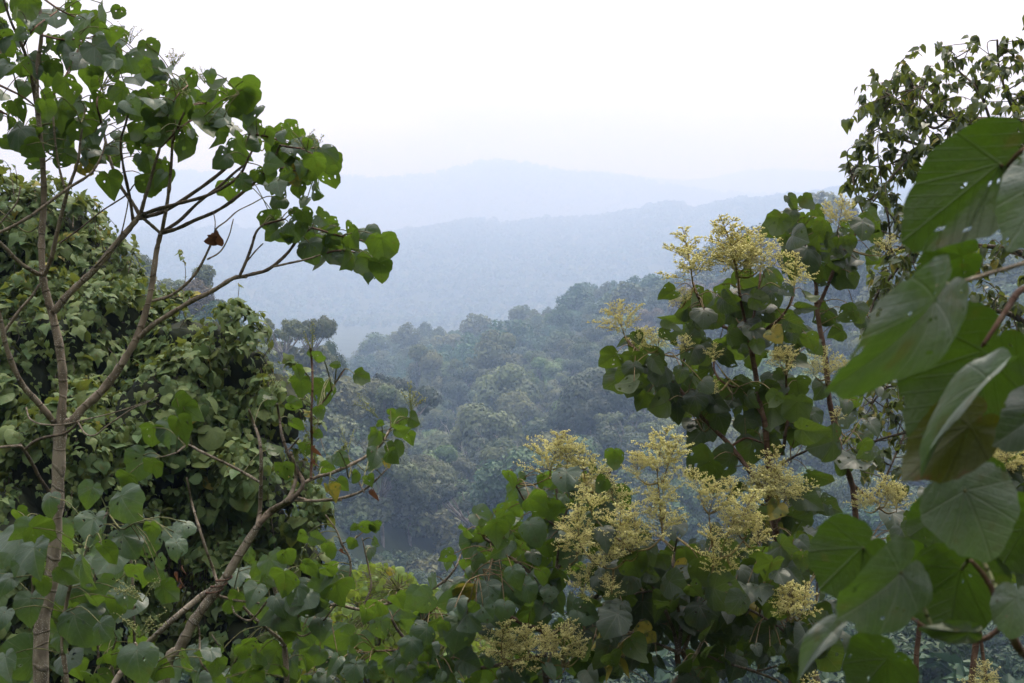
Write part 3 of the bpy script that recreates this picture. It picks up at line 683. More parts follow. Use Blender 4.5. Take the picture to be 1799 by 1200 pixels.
# ------------------------------------------------------------------ the big-leaved tree on the left
dL = 7.8
t = Plant('broadleaf_tree', 'tall forked tree with large round leaves, its tan limbs crossing the sky at the left', 'tree', (P(70, 1200, dL)[0], P(70, 1200, dL)[1], gz(P(70, 1200, dL)[0], P(70, 1200, dL)[1])))
def D(pts, d0, d1=None):
    d1 = d0 if d1 is None else d1; n = len(pts)
    return [(x, y, d0+(d1-d0)*i/(n-1), r) for i, (x, y, r) in enumerate(pts)]
t.down('trunk', D([(72, 1200, 13.5), (75, 1095, 13), (92, 1007, 12), (100, 885, 11), (104, 790, 11), (106, 748, 12)], dL), BARK_LICHEN, .04, 12)
limbs = [
 ('t', [(106, 750, 10), (111, 680, 9), (104, 608, 8.5), (92, 554, 8.5), (84, 525, 8), (75, 483, 7.5), (73, 417, 7), (77, 354, 6.5), (74, 271, 6), (66, 190, 5.5), (65, 125, 4.8), (73, 62, 4), (70, 10, 3.4), (66, -60, 3)], 7.8, 7.9),
 ('d', [(63, 182, 4), (54, 129, 3.6), (40, 83, 3.2), (19, 37, 2.8), (4, -10, 2.4)], 7.9, 7.6),
 ('t', [(74, 484, 5), (60, 478, 4.6), (33, 460, 4.2), (0, 427, 4), (-40, 390, 3.5)], 7.8, 7.5),
 ('t', [(77, 484, 5.5), (90, 454, 5), (100, 410, 4.6), (112, 362, 4.2), (121, 329, 3.8), (137, 283, 3), (142, 240, 2.5), (150, 190, 2)], 7.8, 7.5),
 ('t', [(116, 338, 3), (104, 295, 2.4), (97, 250, 2.2), (93, 200, 2)], 7.6, 7.5),
 ('t', [(-20, 418, 3.5), (42, 387, 3.4), (83, 358, 3.2), (121, 330, 3), (158, 306, 2.8), (178, 275, 2.4), (186, 245, 2)], 7.5, 7.6),
 ('t', [(94, 548, 7.5), (125, 512, 7), (167, 473, 6.5), (200, 433, 6.2), (227, 402, 6), (244, 381, 5.6)], 7.8, 7.9),
 ('r', [(246, 380, 4.6), (254, 350, 4), (262, 325, 3.6), (271, 292, 3.3), (281, 258, 3), (288, 215, 2.4)], 7.9, 7.8),
 ('r', [(248, 385, 4.2), (235, 360, 4), (210, 324, 3.6), (194, 283, 3.2), (187, 255, 2.8), (178, 215, 2.4)], 7.9, 8.1),
 ('d', [(235, 394, 3.8), (227, 342, 3.4), (217, 295, 3), (212, 250, 2.8), (221, 217, 2.4), (228, 185, 2)], 7.9, 7.6),
 ('d', [(248, 378, 4.2), (275, 368, 4), (312, 358, 3.6), (367, 342, 3.4), (417, 312, 3), (440, 270, 2.4)], 7.9, 7.7),
 ('d', [(246, 384, 4.4), (292, 369, 4.2), (354, 329, 3.8), (396, 296, 3.4), (420, 272, 3), (440, 235, 2.4)], 7.9, 8.1),
 ('r', [(250, 382, 3.6), (264, 394, 3.4), (281, 409, 3.4)], 7.9, 7.95),
 ('t', [(110, 745, 9.5), (128, 738, 9), (146, 717, 8.8), (179, 687, 8.4), (208, 648, 8), (237, 600, 7.6), (250, 567, 7.2), (260, 533, 6.6), (267, 500, 6.2), (271, 471, 6), (275, 442, 5.6), (283, 408, 5.2)], 7.8, 7.95),
 ('r', [(284, 410, 4.2), (294, 354, 3.8), (300, 300, 3.4), (303, 252, 3), (308, 200, 2.2)], 7.95, 7.8),
 ('d', [(285, 409, 4.6), (310, 402, 4.2), (342, 387, 4), (387, 367, 3.6), (442, 325, 3.2), (475, 290, 2.6), (492, 255, 2)], 7.95, 7.7),
 ('d', [(286, 407, 4), (315, 388, 3.6), (346, 358, 3.4), (383, 329, 3), (410, 305, 2.8), (432, 285, 2.4), (450, 250, 2)], 7.95, 8.2),
 ('t', [(246, 592, 5.5), (268, 572, 5.2), (292, 556, 5), (333, 531, 4.8), (375, 510, 4.6), (410, 489, 4.4), (433, 486, 4)], 7.85, 7.7),
 ('d', [(421, 485, 3.4), (432, 460, 3.2), (442, 433, 3), (450, 408, 2.6), (462, 395, 2)], 7.7, 7.7),
 ('d', [(426, 486, 3.6), (450, 480, 3.8), (470, 474, 3.6), (496, 454, 3.4), (512, 436, 3), (525, 418, 2.6), (548, 400, 2)], 7.7, 7.7),
 ('r', [(478, 469, 2.4), (510, 462, 2.2), (542, 455, 2), (562, 448, 1.8)], 7.7, 7.6),
 ('d', [(432, 462, 1.6), (448, 442, 1.5), (462, 428, 1.4)], 7.7, 7.7),
 ('t', [(267, 529, 3.2), (304, 517, 3), (342, 483, 2.8), (367, 437, 2.4), (372, 422, 2), (380, 402, 1.6), (398, 388, 1.5), (417, 371, 1.3), (443, 358, 1.2)], 7.9, 7.8),
 ('t', [(364, 456, 1.8), (387, 442, 1.6), (402, 415, 1.4), (410, 385, 1.1)], 7.8, 7.8),
 ('d', [(377, 407, 1.2), (378, 390, 1.1), (375, 373, 1)], 7.8, 7.8),
 ('t', [(98, 748, 6.5), (84, 728, 6.8), (62, 702, 6.5), (42, 680, 6), (25, 648, 5.6), (10, 605, 5.2), (0, 558, 5), (-18, 500, 4.5)], 7.8, 7.5),
 ('t', [(8, 583, 3.6), (37, 542, 3.2), (55, 522, 3), (69, 500, 2.6)], 7.6, 7.6),
 ('d', [(96, 884, 4), (85, 862, 3.8), (71, 842, 3.6), (57, 815, 3.6), (43, 792, 3.8), (34, 782, 4)], 7.8, 7.5),
 ('t', [(38, 784, 3.2), (22, 784, 3), (0, 786, 3), (-30, 790, 2.6)], 7.5, 7.4),
 ('d', [(44, 790, 3), (60, 776, 3), (82, 768, 3), (112, 762, 2.6), (128, 752, 2.4), (140, 738, 2)], 7.5, 7.4),
 ('t', [(136, 740, 1.8), (150, 762, 1.7), (168, 764, 1.6), (190, 747, 1.5), (233, 718, 1.4), (258, 708, 1.2), (278, 694, 1)], 7.4, 7.0),
 ('t', [(46, 716, 1.6), (52, 735, 1.6), (72, 745, 1.6), (110, 746, 1.6), (160, 735, 1.4), (210, 722, 1.3), (262, 704, 1)], 7.4, 7.0),
 ('t', [(166, 470, 2), (185, 450, 1.8), (208, 425, 1.6), (222, 372, 1.4), (226, 345, 1.4)], 7.8, 7.6),
 ('d', [(104, 428, 1.8), (140, 402, 1.8), (180, 370, 1.7), (220, 344, 1.6), (235, 325, 1.3)], 7.8, 7.9),
 ('t', [(-10, 405, 2), (12, 378, 1.9), (30, 355, 1.8), (36, 328, 1.4)], 7.4, 7.4),
]
bm_ = {'t': BARK_TAN, 'd': BARK_DARK, 'r': BARK_TAN}
for c, pts, d0, d1 in limbs: t.limb('limb', [(x, y, d, r*.86) for x, y, d, r in D(pts, d0, d1)], bm_[c], .05, 8)
# shoots that carry the leaves at the ends of the limbs (hidden among them)
for pts in ([(66, -10), (110, 20), (160, 40)], [(73, 62), (120, 70), (190, 60)], [(63, 180), (100, 160), (150, 60)], [(66, 190), (100, 160), (128, 118)], [(288, 215), (310, 170), (330, 150)], [(303, 252), (330, 190), (380, 180), (420, 165)],
            [(178, 215), (170, 180), (180, 150)], [(440, 235), (470, 240), (500, 250), (550, 270)], [(492, 255), (520, 260), (560, 260)], [(475, 290), (520, 300), (560, 300)], [(548, 400), (600, 415), (650, 425)], [(462, 395), (500, 385)], [(562, 448), (600, 440), (655, 450)], [(40, 83), (60, 50), (100, 20)], [(283, 258), (330, 215), (390, 190)], [(0, 150), (40, 170), (66, 190)], [(-20, 30), (10, 110), (54, 129)], [(-30, 190), (10, 200), (40, 230)]):
    t.limb('shoot', [(x, y, 7.8+.15*i*(-1)**i, 2.2-.4*i) for i, (x, y) in enumerate(pts)], BARK_RED, .03, 6)
Z1 = (2.4, 0, 0)
t.leaves([(110, 25, 115, 'y', 100), (225, 60, 140, 'g', 60), (305, 25, 95, 'y'), (435, 40, 130, 'g', 80), (348, 110, 140, 'g', 110), (160, 95, 100, 'd'), (500, 50, 60, 'y'), (465, 140, 115, 'y', 105), (220, 180, 85, 'y', 85), (332, 232, 130, 'd', 85), (420, 220, 135, 'g', 50), (540, 245, 115, 'g', 80), (626, 205, 90, 'y', 75), (45, 190, 85, 'y', 100), (88, 145, 70, 'g'), (12, 100, 60, 'y'), (170, 248, 105, 'g', 70), (105, 365, 85, 'g'), (30, 285, 85, 'y'), (195, 330, 80, 'y'), (200, 400, 65, 'y'), (575, 335, 95, 'g', 40), (490, 310, 85, 'd'), (620, 290, 85, 'y'), (705, 292, 95, 'g', 15), (405, 340, 55, 'y', 150), (490, 380, 90, 'g', 60), (300, 440, 120, 'g', 150), (550, 440, 100, 'g', 40), (425, 430, 95, 'y'), (0, 20, 70, 'g'), (60, 60, 70, 'y'), (0, 250, 60, 'y')], BIG, dL-.05, Z1)
t.leaves([(820, 320, 85, 'y'), (885, 315, 60, 'g'), (770, 370, 115, 'g', 60), (730, 412, 70, 'g', 170), (785, 440, 80, 'y'), (680, 370, 60, 'y'), (760, 510, 130, 'g', 60), (835, 470, 75, 'g', 60), (1035, 360, 120, 'y', 70), (930, 365, 90, 'y', 160), (1010, 435, 115, 'g', 40), (880, 440, 110, 'y'), (390, 570, 135, 'g', 75), (280, 560, 100, 'y', 100), (210, 590, 120, 'g', 70), (60, 560, 110, 'g', 60), (30, 600, 70, 'y'), (130, 620, 90, 'y'), (500, 480, 80, 'y'), (690, 545, 110, 'd'), (780, 610, 130, 'y', 95), (620, 420, 80, 'd'), (640, 470, 95, 'y'), (590, 560, 80, 'y'), (340, 520, 75, 'y'), (475, 620, 80, 'g', 20), (600, 680, 105, 'd', 70), (690, 740, 95, 'y', 100), (630, 770, 110, 'y', 95), (465, 770, 120, 'y', 85), (255, 670, 90, 'd', 10), (140, 685, 75, 'd', 160), (360, 700, 85, 'Y', 50), (390, 660, 95, 'y'), (300, 660, 80, 'y'), (550, 620, 70, 'y')], BIG, dL, Z1)
t.leaves([(920, 500, 105, 'd', 160), (1010, 620, 140, 'g', 60), (1065, 540, 90, 'y', 90), (935, 570, 100, 'y'), (940, 670, 110, 'd', 110), (1060, 600, 90, 'g', 60), (1130, 560, 75, 'y'), (1230, 620, 105, 'g', 75), (1215, 555, 65, 'y'), (1130, 687, 90, 'g', 10), (1195, 650, 70, 'y'), (1235, 735, 100, 'Y', 80), (1365, 655, 110, 'd', 70), (1330, 680, 110, 'y', 70), (1390, 750, 110, 'y', 60), (1270, 710, 80, 'g'), (1170, 770, 115, 'g', 70), (1330, 790, 115, 'g', 75), (1260, 800, 75, 'y'), (1030, 770, 80, 'g', 40), (965, 800, 100, 'y', 85), (1090, 740, 70, 'y'), (1300, 600, 55, 'y'), (1285, 850, 75, 'd'), (1180, 840, 75, 'g')], BIG, dL-.1, Z1)
t.leaves([(1135, 925, 95, 'd', 175), (1230, 965, 115, 'g', 60), (1360, 920, 90, 'g', 30), (1285, 905, 80, 'y', 60), (1150, 985, 80, 'd', 140), (1210, 1000, 75, 'y', 60), (1305, 1045, 115, 'd', 80), (1370, 1075, 105, 'y', 85), (1400, 1020, 95, 'g', 60), (1440, 1075, 80, 'g', 45), (1485, 1010, 95, 'y', 90), (1485, 1090, 100, 'y', 95), (1555, 972, 85, 'g', 10), (1525, 1090, 105, 'd', 95), (1570, 1095, 100, 'd', 80), (1615, 1030, 130, 'y', 80), (1605, 1130, 115, 'y', 80), (1410, 960, 60, 'y'), (1240, 895, 45, 'y')], BIG, dL-.1, Z1, .12)
t.fill([(40, 110, 60, 110, 18, 38), (40, 220, 60, 50, 8, 38), (150, 90, 70, 80, 18, 40), (225, 140, 60, 60, 14, 40), (300, 170, 60, 50, 12, 40), (200, 230, 80, 55, 19, 40), (330, 210, 70, 45, 18, 40), (120, 230, 60, 50, 11, 40), (250, 290, 45, 40, 8, 38), (410, 200, 45, 50, 11, 40), (470, 260, 60, 45, 15, 38), (545, 295, 45, 50, 12, 36), (500, 320, 45, 30, 8, 36), (490, 400, 35, 22, 5, 35), (575, 420, 60, 30, 11, 36), (655, 440, 26, 36, 6, 36), (-30, 60, 60, 90, 9, 40), (-120, 60, 70, 90, 26, 42), (-110, 200, 70, 70, 18, 42), (-60, 380, 60, 40, 10, 42), (-200, 140, 60, 90, 16, 42)], BIG, dL+.15, .3, .5, .004, 42, .25, 90, 27)
t.finish(LEAF_A, STALK)
# young flower spikes at the shoot tips, and one dead leaf caught on a twig
def spike(G_, base, d, ln, r=.004, n=26):
    e = base+d*ln; c = tube(G_, [base, base+d*ln*.5+[0, 0, .01], e], [.0022, .0018, .001], 4, 3)
    for k in range(n):
        p = c[int(rng.integers(2, len(c)))]+rng.normal(0, .006, 3); blob(G_, p, r*rng.uniform(.7, 1.4))
OCT = np.array([[1, 0, 0], [-1, 0, 0], [0, 1, 0], [0, -1, 0], [0, 0, 1], [0, 0, -1]], float)
OCF = np.array([[0, 2, 4], [2, 1, 4], [1, 3, 4], [3, 0, 4], [2, 0, 5], [1, 2, 5], [3, 1, 5], [0, 3, 5]])
def blob(G_, p, r): G_.add(p+OCT*r*rng.uniform(.75, 1.25, 3), None, OCF, np.tile([0, 0, rng.random()], (6, 1)))
bud_m, nt, N, L = newmat('green_buds'); b = NB(nt)
at = b.n('ShaderNodeAttribute', attribute_name='leaf'); sp_ = b.n('ShaderNodeSeparateXYZ'); L.new(at.outputs['Vector'], sp_.inputs[0])
bs = b.n('ShaderNodeBsdfPrincipled', i_Base_Color=b.mix(sp_.outputs[2], (.14, .18, .05), (.28, .28, .10)), i_Roughness=.7); o = b.n('ShaderNodeOutputMaterial'); L.new(bs.outputs[0], o.inputs['Surface'])
for (x, y, n) in [(303, 100, 7), (360, 125, 5), (228, 55, 5), (495, 225, 3), (530, 240, 4), (555, 250, 3), (183, 150, 4), (320, 160, 4)]:
    G_ = Geo(); p0 = P(x, y+22, dL-.1)
    for _ in range(n): spike(G_, p0, unit(np.array([rng.normal(0, .55), rng.normal(0, .4), 1])), rng.uniform(.07, .13), .003, 20)
    t.leaf = Geo(); G_.build('flower_spike', bud_m, t.root)
DL = Geo()
dead = leaf_template('round', 18, 3, 1.4, .9, .3, 2)
view_leaf(DL, dead, 377, 417, 7.8, 26, 80, 30, 30, 1, 2.3); view_leaf(DL, dead, 374, 424, 7.8, 20, 140, 50, -50, 1, 2.6)
DL.build('dead_leaf', LEAF_A, t.root, label='crumpled brown dead leaf caught on a bare twig')

# ------------------------------------------------------------------ young plants with big round leaves at the foot of the tree
def sapling(label, d, stem, lst, conv, fills, grp=None):
    s = Plant('sapling', label, 'sapling', (P(stem[0][0], stem[0][1], d)[0], P(stem[0][0], stem[0][1], d)[1], gz(*P(stem[0][0], stem[0][1], d)[:2])), grp)
    s.down('stem', [(x, y, d+.15, 4.5-2.5*i/len(stem)) for i, (x, y) in enumerate(stem)], BARK_TAN, .03, 8)
    for (cx, cy, rx, ry, n, wd) in fills:
        s.down('stem', [(cx+4, cy+ry+40, d+2.2, 2.6), (cx-4, cy, d+2.1, 2.2), (cx+5, cy-ry*.8, d+2, 1.4)], BARK_TAN, .04, 6)
    s.leaves(lst, BIG, d, conv, .18); s.fill([(*e[:4], e[4]//2, e[5]) for e in fills], BIG, d+2.0, .3, .4, .005, 45); s.finish(LEAF_A, STALK)
    return s
Z3 = (2.857, 0, 780)
sapling('sapling with broad bluish leaves around the lower trunk of the tall forked tree', 6.2, [(120, 1230), (110, 1120), (130, 1010), (190, 900)],
    [(170, 560, 205, 'g', 75), (415, 630, 205, 'g', 75), (620, 295, 190, 'g', 60), (460, 410, 180, 'g', 95), (145, 815, 180, 'g', 90), (380, 900, 200, 'g', 70), (30, 1100, 190, 'g', 60), (0, 870, 130, 'g'), (540, 540, 160, 'y', 60), (640, 490, 170, 'g', 50), (740, 490, 150, 'g', 60), (770, 430, 110, 'y', 75), (200, 430, 170, 'y', 30), (130, 430, 130, 'd', 110), (890, 520, 120, 'g', 70), (930, 410, 105, 'g', 80), (860, 460, 95, 'g'), (470, 780, 170, 'y', 90), (330, 640, 130, 'y'), (240, 290, 130, 'd', 100), (450, 250, 140, 'g', 110), (510, 920, 120, 'g', 50), (310, 990, 130, 'd', 60), (640, 770, 110, 'g'), (590, 800, 120, 'y', 80), (840, 740, 130, 'y', 50), (770, 640, 100, 'g', 40), (800, 590, 80, 'g'), (100, 620, 120, 'd'), (30, 690, 120, 'd'), (220, 690, 110, 'y')], Z3,
    [(60, 1000, 80, 120, 16, 58), (170, 1040, 90, 110, 20, 58), (110, 1160, 110, 50, 14, 60), (230, 950, 60, 60, 8, 52), (200, 1160, 80, 50, 12, 56)])
s = sapling('low sapling with one big pale-veined leaf in front of the pale leaning trunk', 5.9, [(262, 1240), (250, 1170), (238, 1130)],
    [(690, 1080, 190, 'g', 75), (560, 1070, 130, 'y', 110), (800, 1130, 130, 'y', 70), (930, 1090, 130, 'g', 60), (1060, 1050, 110, 'g', 50), (1080, 1110, 120, 'y'), (980, 1170, 110, 'd')], Z3, [(250, 1180, 70, 40, 9, 55), (350, 1180, 60, 40, 9, 50)])
G_ = Geo()
for (x, y, n) in [(715, 770, 6), (700, 950, 6)]:
    p0 = P(x/2.857, 780+y/2.857+8, 6.0)
    for _ in range(n): spike(G_, p0, unit(np.array([rng.normal(0, .8), rng.normal(0, .3), .8])), rng.uniform(.08, .15), .0035, 24)
G_.build('flower_spike', bud_m, s.root)
# ------------------------------------------------------------------ the creeper-covered bank of trees on the left
bx = P(230, 1000, 14)
bank = empty('creeper_thicket', (bx[0], bx[1], gz(bx[0], bx[1])), 'tall thicket smothered in leafy creepers, filling the left side behind the forked tree', 'thicket')
LUMPS = [(-60, 470, 170, 15.5), (70, 450, 125, 15.5), (150, 505, 105, 15.2), (235, 590, 100, 14.6), (110, 640, 150, 14.2), (330, 630, 92, 14.2), (415, 660, 82, 14.0), (480, 720, 78, 13.8), (290, 770, 135, 13.6), (130, 830, 150, 13.2), (430, 840, 110, 13.6),
         (-10, 700, 150, 13.8), (505, 850, 58, 13.9), (180, 980, 130, 12.8), (470, 940, 70, 13.9), (20, 980, 150, 12.6), (420, 1010, 60, 13.5), (100, 1150, 150, 12.4), (440, 1130, 120, 13.4), (260, 1150, 70, 13.4), (330, 880, 70, 14.4), (-120, 850, 140, 13.5), (360, 960, 105, 15.4), (450, 1010, 85, 14.9), (520, 985, 55, 14.5), (400, 1100, 100, 14.6)]
LC = [(P(x, y, d), r/FPX*d) for (x, y, r, d) in LUMPS]
for k in range(70):                       # smaller heads of growth stand out from the mass
    c, r = LC[int(rng.integers(22))]; d_ = unit(rng.normal(0, 1, 3)+[0, -.8, .3])
    LC.append((c+d_*r*rng.uniform(.85, 1.02), rng.uniform(.13, .34)))
sq = np.array([1, 1.0, 1.0])
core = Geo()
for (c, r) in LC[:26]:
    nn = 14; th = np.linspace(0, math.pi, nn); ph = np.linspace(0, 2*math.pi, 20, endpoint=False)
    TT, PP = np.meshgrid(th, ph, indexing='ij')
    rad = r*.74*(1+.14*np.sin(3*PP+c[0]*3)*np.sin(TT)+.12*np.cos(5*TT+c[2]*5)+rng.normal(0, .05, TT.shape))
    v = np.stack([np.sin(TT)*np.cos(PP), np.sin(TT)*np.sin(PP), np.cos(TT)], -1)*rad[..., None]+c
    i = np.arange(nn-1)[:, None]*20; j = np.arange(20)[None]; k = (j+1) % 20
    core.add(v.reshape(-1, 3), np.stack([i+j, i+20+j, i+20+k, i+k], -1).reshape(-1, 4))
CORE_M = bark_mat('dark_leaf_litter_and_twigs', (.012, .018, .010), (.030, .038, .018), 0, 9)  # twigs and leaf litter inside the thicket, dark by their own colour
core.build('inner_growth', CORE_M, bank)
vine = Geo(); twg = Geo()
wts = np.array([r*r for c, r in LC]); wts /= wts.sum()
cnt = 0
for _ in range(72000):
    i = int(rng.choice(len(LC), p=wts)); c, r = LC[i]
    d = rng.normal(0, 1, 3); d /= np.linalg.norm(d)
    if np.dot(d, FW) > .35: continue
    lay = rng.random()
    hollow_ok = i < 22
    rad = r*(1.0 if lay < .5 else .90 if lay < .8 else .80)*(1+.15*math.sin(d[0]*7+c[0]*9)*math.sin(d[2]*8+c[1])+rng.normal(0, .03))
    p = c+d*rad
    if any(np.linalg.norm(p-c2) < r2*.88 for k, (c2, r2) in enumerate(LC) if k != i): continue
    # a dark hollow where the growth stands open
    hx, hy = p[0]/np.dot(p, FW)*FPX+899.5, 600-np.dot(p, UP)/np.dot(p, FW)*FPX
    if ((hx-335)/55)**2+((hy-985)/90)**2 < 1 and hollow_ok and rng.random() < .9: continue
    patch = h2d(hx, hy, 70, 41)+.5*h2d(hx, hy, 28, 42)
    if patch < -.16 and rng.random() < .78: continue
    out = unit(d*[1, 1, .45]+rng.normal(0, .25, 3))
    T = unit(out*.55+np.array([0, 0, -.62])+rng.normal(0, .34, 3)); N_ = unit(out*.55+np.array([0, 0, .75])+rng.normal(0, .32, 3))
    s = (.066+.045*patch)*np.clip(rng.lognormal(0, .42), .4, 2.4)
    y_ = .006+.025*(patch > .22)+(.035 if hy < 500 else 0)
    rnd = rng.random()*.98+(1.0 if rng.random() < y_ else 0)+(1.0 if rng.random() < .006 else 0)
    L_ = IVY if h2d(hx, hy, 150, 43) > -.12 else (MED if rng.random() < .5 else OVAL)
    put(vine, L_[int(rng.integers(len(L_)))], p, T, N_, s, rnd); cnt += 1
    if rng.random() < .06: tube(twg, [c+d*rad*.8, (c+d*rad*.9+p)/2+rng.normal(0, .03, 3), p], [.005, .004, .002], 4, 2)
print('creeper leaves', cnt)
# wandering shoots that stand out from the mass
def shoot(pts, d, lf=9, s0=.055, mat_yellow=.2):
    w_ = [P(x, y, d+.1*rng.normal()) for x, y in pts]
    c = tube(twg, w_, np.linspace(.005, .002, len(w_)), 4, 5, .05)
    for k in range(lf):
        p = c[int(rng.integers(len(c)//4, len(c)))]
        T = unit(np.array([rng.normal(0, 1), rng.normal(0, .6), rng.normal(-.2, .6)])); N_ = unit(np.array([rng.normal(0, .5), -.5, 1]))
        put(vine, IVY[int(rng.integers(12))] if rng.random() < .6 else OVAL[int(rng.integers(10))], p, T, N_, s0*rng.uniform(.5, 1.4), rng.random()*.98+(1 if rng.random() < mat_yellow else 0))
for pts, d, lf, s0 in [([(128, 400), (130, 365), (138, 345)], 15, 9, .06), ([(62, 345), (60, 330), (58, 320)], 15, 6, .08), ([(166, 440), (168, 400), (165, 372), (168, 345)], 15, 2, .04), ([(186, 470), (178, 420), (174, 395)], 14.8, 6, .04), ([(322, 520), (326, 480), (322, 455), (316, 440)], 14, 8, .055),
                       ([(420, 560), (418, 530), (420, 505), (419, 497)], 14, 4, .05), ([(225, 480), (232, 450), (236, 430)], 14.5, 6, .045), ([(400, 560), (405, 540), (420, 530), (430, 560)], 13.8, 14, .10), ([(540, 660), (520, 640), (500, 630)], 13.6, 14, .09), ([(300, 525), (330, 515), (350, 520)], 14, 12, .09),
                       ([(25, 345), (18, 300), (8, 283), (0, 285)], 15, 5, .04), ([(30, 330), (28, 300), (20, 288)], 15, 2, .04), ([(525, 720), (548, 730), (565, 745)], 13.6, 12, .08), ([(540, 860), (560, 880), (575, 905)], 13.6, 12, .07), ([(535, 930), (560, 950), (580, 955)], 13.6, 14, .07), ([(520, 790), (545, 800), (562, 805)], 13.6, 10, .07),
                       ([(500, 820), (515, 880), (505, 960)], 13.4, 18, .07), ([(560, 760), (575, 800), (600, 790), (610, 770)], 13.4, 8, .05), ([(480, 655), (470, 640), (452, 620)], 13.8, 10, .08)]:
    shoot(pts, d, lf, s0)
for _ in range(150):   # trailing strands
    k = int(rng.integers(22)); c, r = LC[k]; d = unit(rng.normal(0, 1, 3)+[0, -.9, .35]); p = c+d*r*1.02
    if any(np.linalg.norm(p-c2) < r2*.85 for q_, (c2, r2) in enumerate(LC[:26]) if q_ != k): continue
    ln = rng.uniform(.3, 1.1); o_ = np.array([d[0], d[1], 0])*rng.uniform(.03, .16); n_ = int(ln*16)
    cc_ = tube(twg, [p, p+o_+[0, 0, -.2*ln], p+o_*1.3+[rng.normal(0, .05), 0, -.6*ln], p+o_*1.1+[rng.normal(0, .09), 0, -ln]], [.004, .0035, .003, .002], 4, 4)
    tone = rng.random()
    for q_ in range(n_):
        b_ = cc_[int(rng.integers(2, len(cc_)))]+rng.normal(0, .015, 3); sd_ = rng.choice([-1, 1])
        T = unit(np.array([sd_*rng.uniform(.2, .9), -.35+rng.normal(0, .3), -.7])); N_ = unit(np.array([rng.normal(0, .3), -.6, .8]))
        put(vine, (IVY if tone < .6 else OVAL)[int(rng.integers(10))], b_, T, N_, rng.uniform(.035, .085), np.clip(tone+rng.normal(0, .15), 0, .97))
for _ in range(30):   # stems hanging in the hollow
    x = rng.uniform(275, 400); y = rng.uniform(880, 930)
    tube(twg, [P(x, y, 13.6), P(x+rng.normal(0, 12), y+80, 13.5), P(x+rng.normal(0, 30), y+rng.uniform(120, 230), 13.5)], [.008, .006, .004], 5, 4, .05)
vine.build('creeper_leaves', LEAF_VINE, bank)['kind'] = 'stuff'
twg.build('creeper_stems', BARK_DARK, bank)['kind'] = 'stuff'

# ------------------------------------------------------------------ the crooked lichen-marked tree in front of the bank
dC = 7.2
f = P(285, 1200, dC)
t = Plant('crooked_tree', 'small crooked tree with a pale lichen-specked leaning trunk and few yellowing leaves', 'tree', (f[0], f[1], gz(f[0], f[1])))
t.down('trunk', D([(288, 1200, 9.6), (315, 1140, 9.2), (343, 1088, 8.6), (385, 1032, 8), (420, 976, 7.2), (451, 927, 6.6)], dC), BARK_LICHEN, .05, 11)
for c, pts in [('l', [(383, 1030, 6.5), (350, 1050, 6.5), (301, 1091, 6.2), (259, 1130, 6), (225, 1165, 6), (190, 1215, 6)]),
               ('t', [(452, 925, 5), (457, 892, 4.4), (459, 817, 4), (456, 775, 3.5), (446, 745, 3), (437, 720, 2.2)]), ('t', [(456, 847, 3), (420, 826, 3.2), (375, 804, 3), (350, 792, 2.8), (330, 782, 2.4), (310, 795, 1.8), (285, 803, 1.4)]),
               ('t', [(453, 926, 6), (471, 900, 5.2), (500, 882, 4.8), (512, 866, 4.4), (520, 838, 3.8), (516, 812, 3.2), (511, 795, 2.6)]),
               ('d', [(455, 920, 5.5), (485, 895, 5.2), (510, 880, 5), (532, 852, 4.6), (524, 830, 4), (510, 806, 3.6), (496, 767, 3.2), (491, 735, 2.8), (487, 710, 2.2)]),
               ('d', [(502, 794, 2.4), (514, 783, 2), (525, 770, 1.6)]),
               ('t', [(533, 848, 3.8), (560, 837, 3.8), (583, 831, 3.6), (625, 812, 3.4), (650, 797, 3.2), (667, 783, 3), (678, 768, 2.6), (684, 755, 2), (700, 740, 1.6)]),
               ('t', [(518, 873, 3.4), (545, 880, 3.2), (575, 878, 3), (605, 874, 2.8), (637, 862, 2.6), (662, 842, 2.2), (681, 822, 1.6)]), ('t', [(505, 880, 2.4), (560, 880, 2.2), (600, 879, 2)]),
               ('r', [(546, 842, 3), (548, 790, 2.8), (547, 733, 2.6), (549, 680, 2.6), (548, 640, 2.4), (546, 612, 2)]), ('r', [(549, 722, 2), (570, 703, 1.8), (583, 683, 1.8), (595, 664, 1.6), (606, 648, 1.4)]),
               ('t', [(385, 1035, 3), (374, 1000, 3), (362, 965, 2.8), (346, 915, 2.8), (336, 880, 2.4), (328, 840, 2)]), ('t', [(380, 1046, 3.2), (402, 1052, 3), (423, 1056, 2.8), (455, 1060, 2.2)]),
               ('t', [(343, 1086, 2.4), (350, 1110, 2.2), (352, 1160, 2.2), (365, 1180, 2)]), ('d', [(365, 1180, 1.8), (385, 1165, 1.6), (386, 1140, 1.4), (372, 1115, 1.2)]),
               ('t', [(640, 866, 1.8), (630, 845, 1.6), (618, 830, 1.4), (612, 800, 1)]), ('t', [(468, 1058, 2.4), (440, 1090, 2.2), (415, 1080, 2), (408, 1065, 1.6)])]:
    t.limb('limb', [(x, y, dC+.05*math.sin(k*2), r*.84) for k, (x, y, r) in enumerate(pts)], {'t': BARK_TAN, 'd': BARK_DARK, 'r': BARK_RED, 'l': BARK_LICHEN}[c], .05, 8)
Z2 = (2.4, 0, 400)
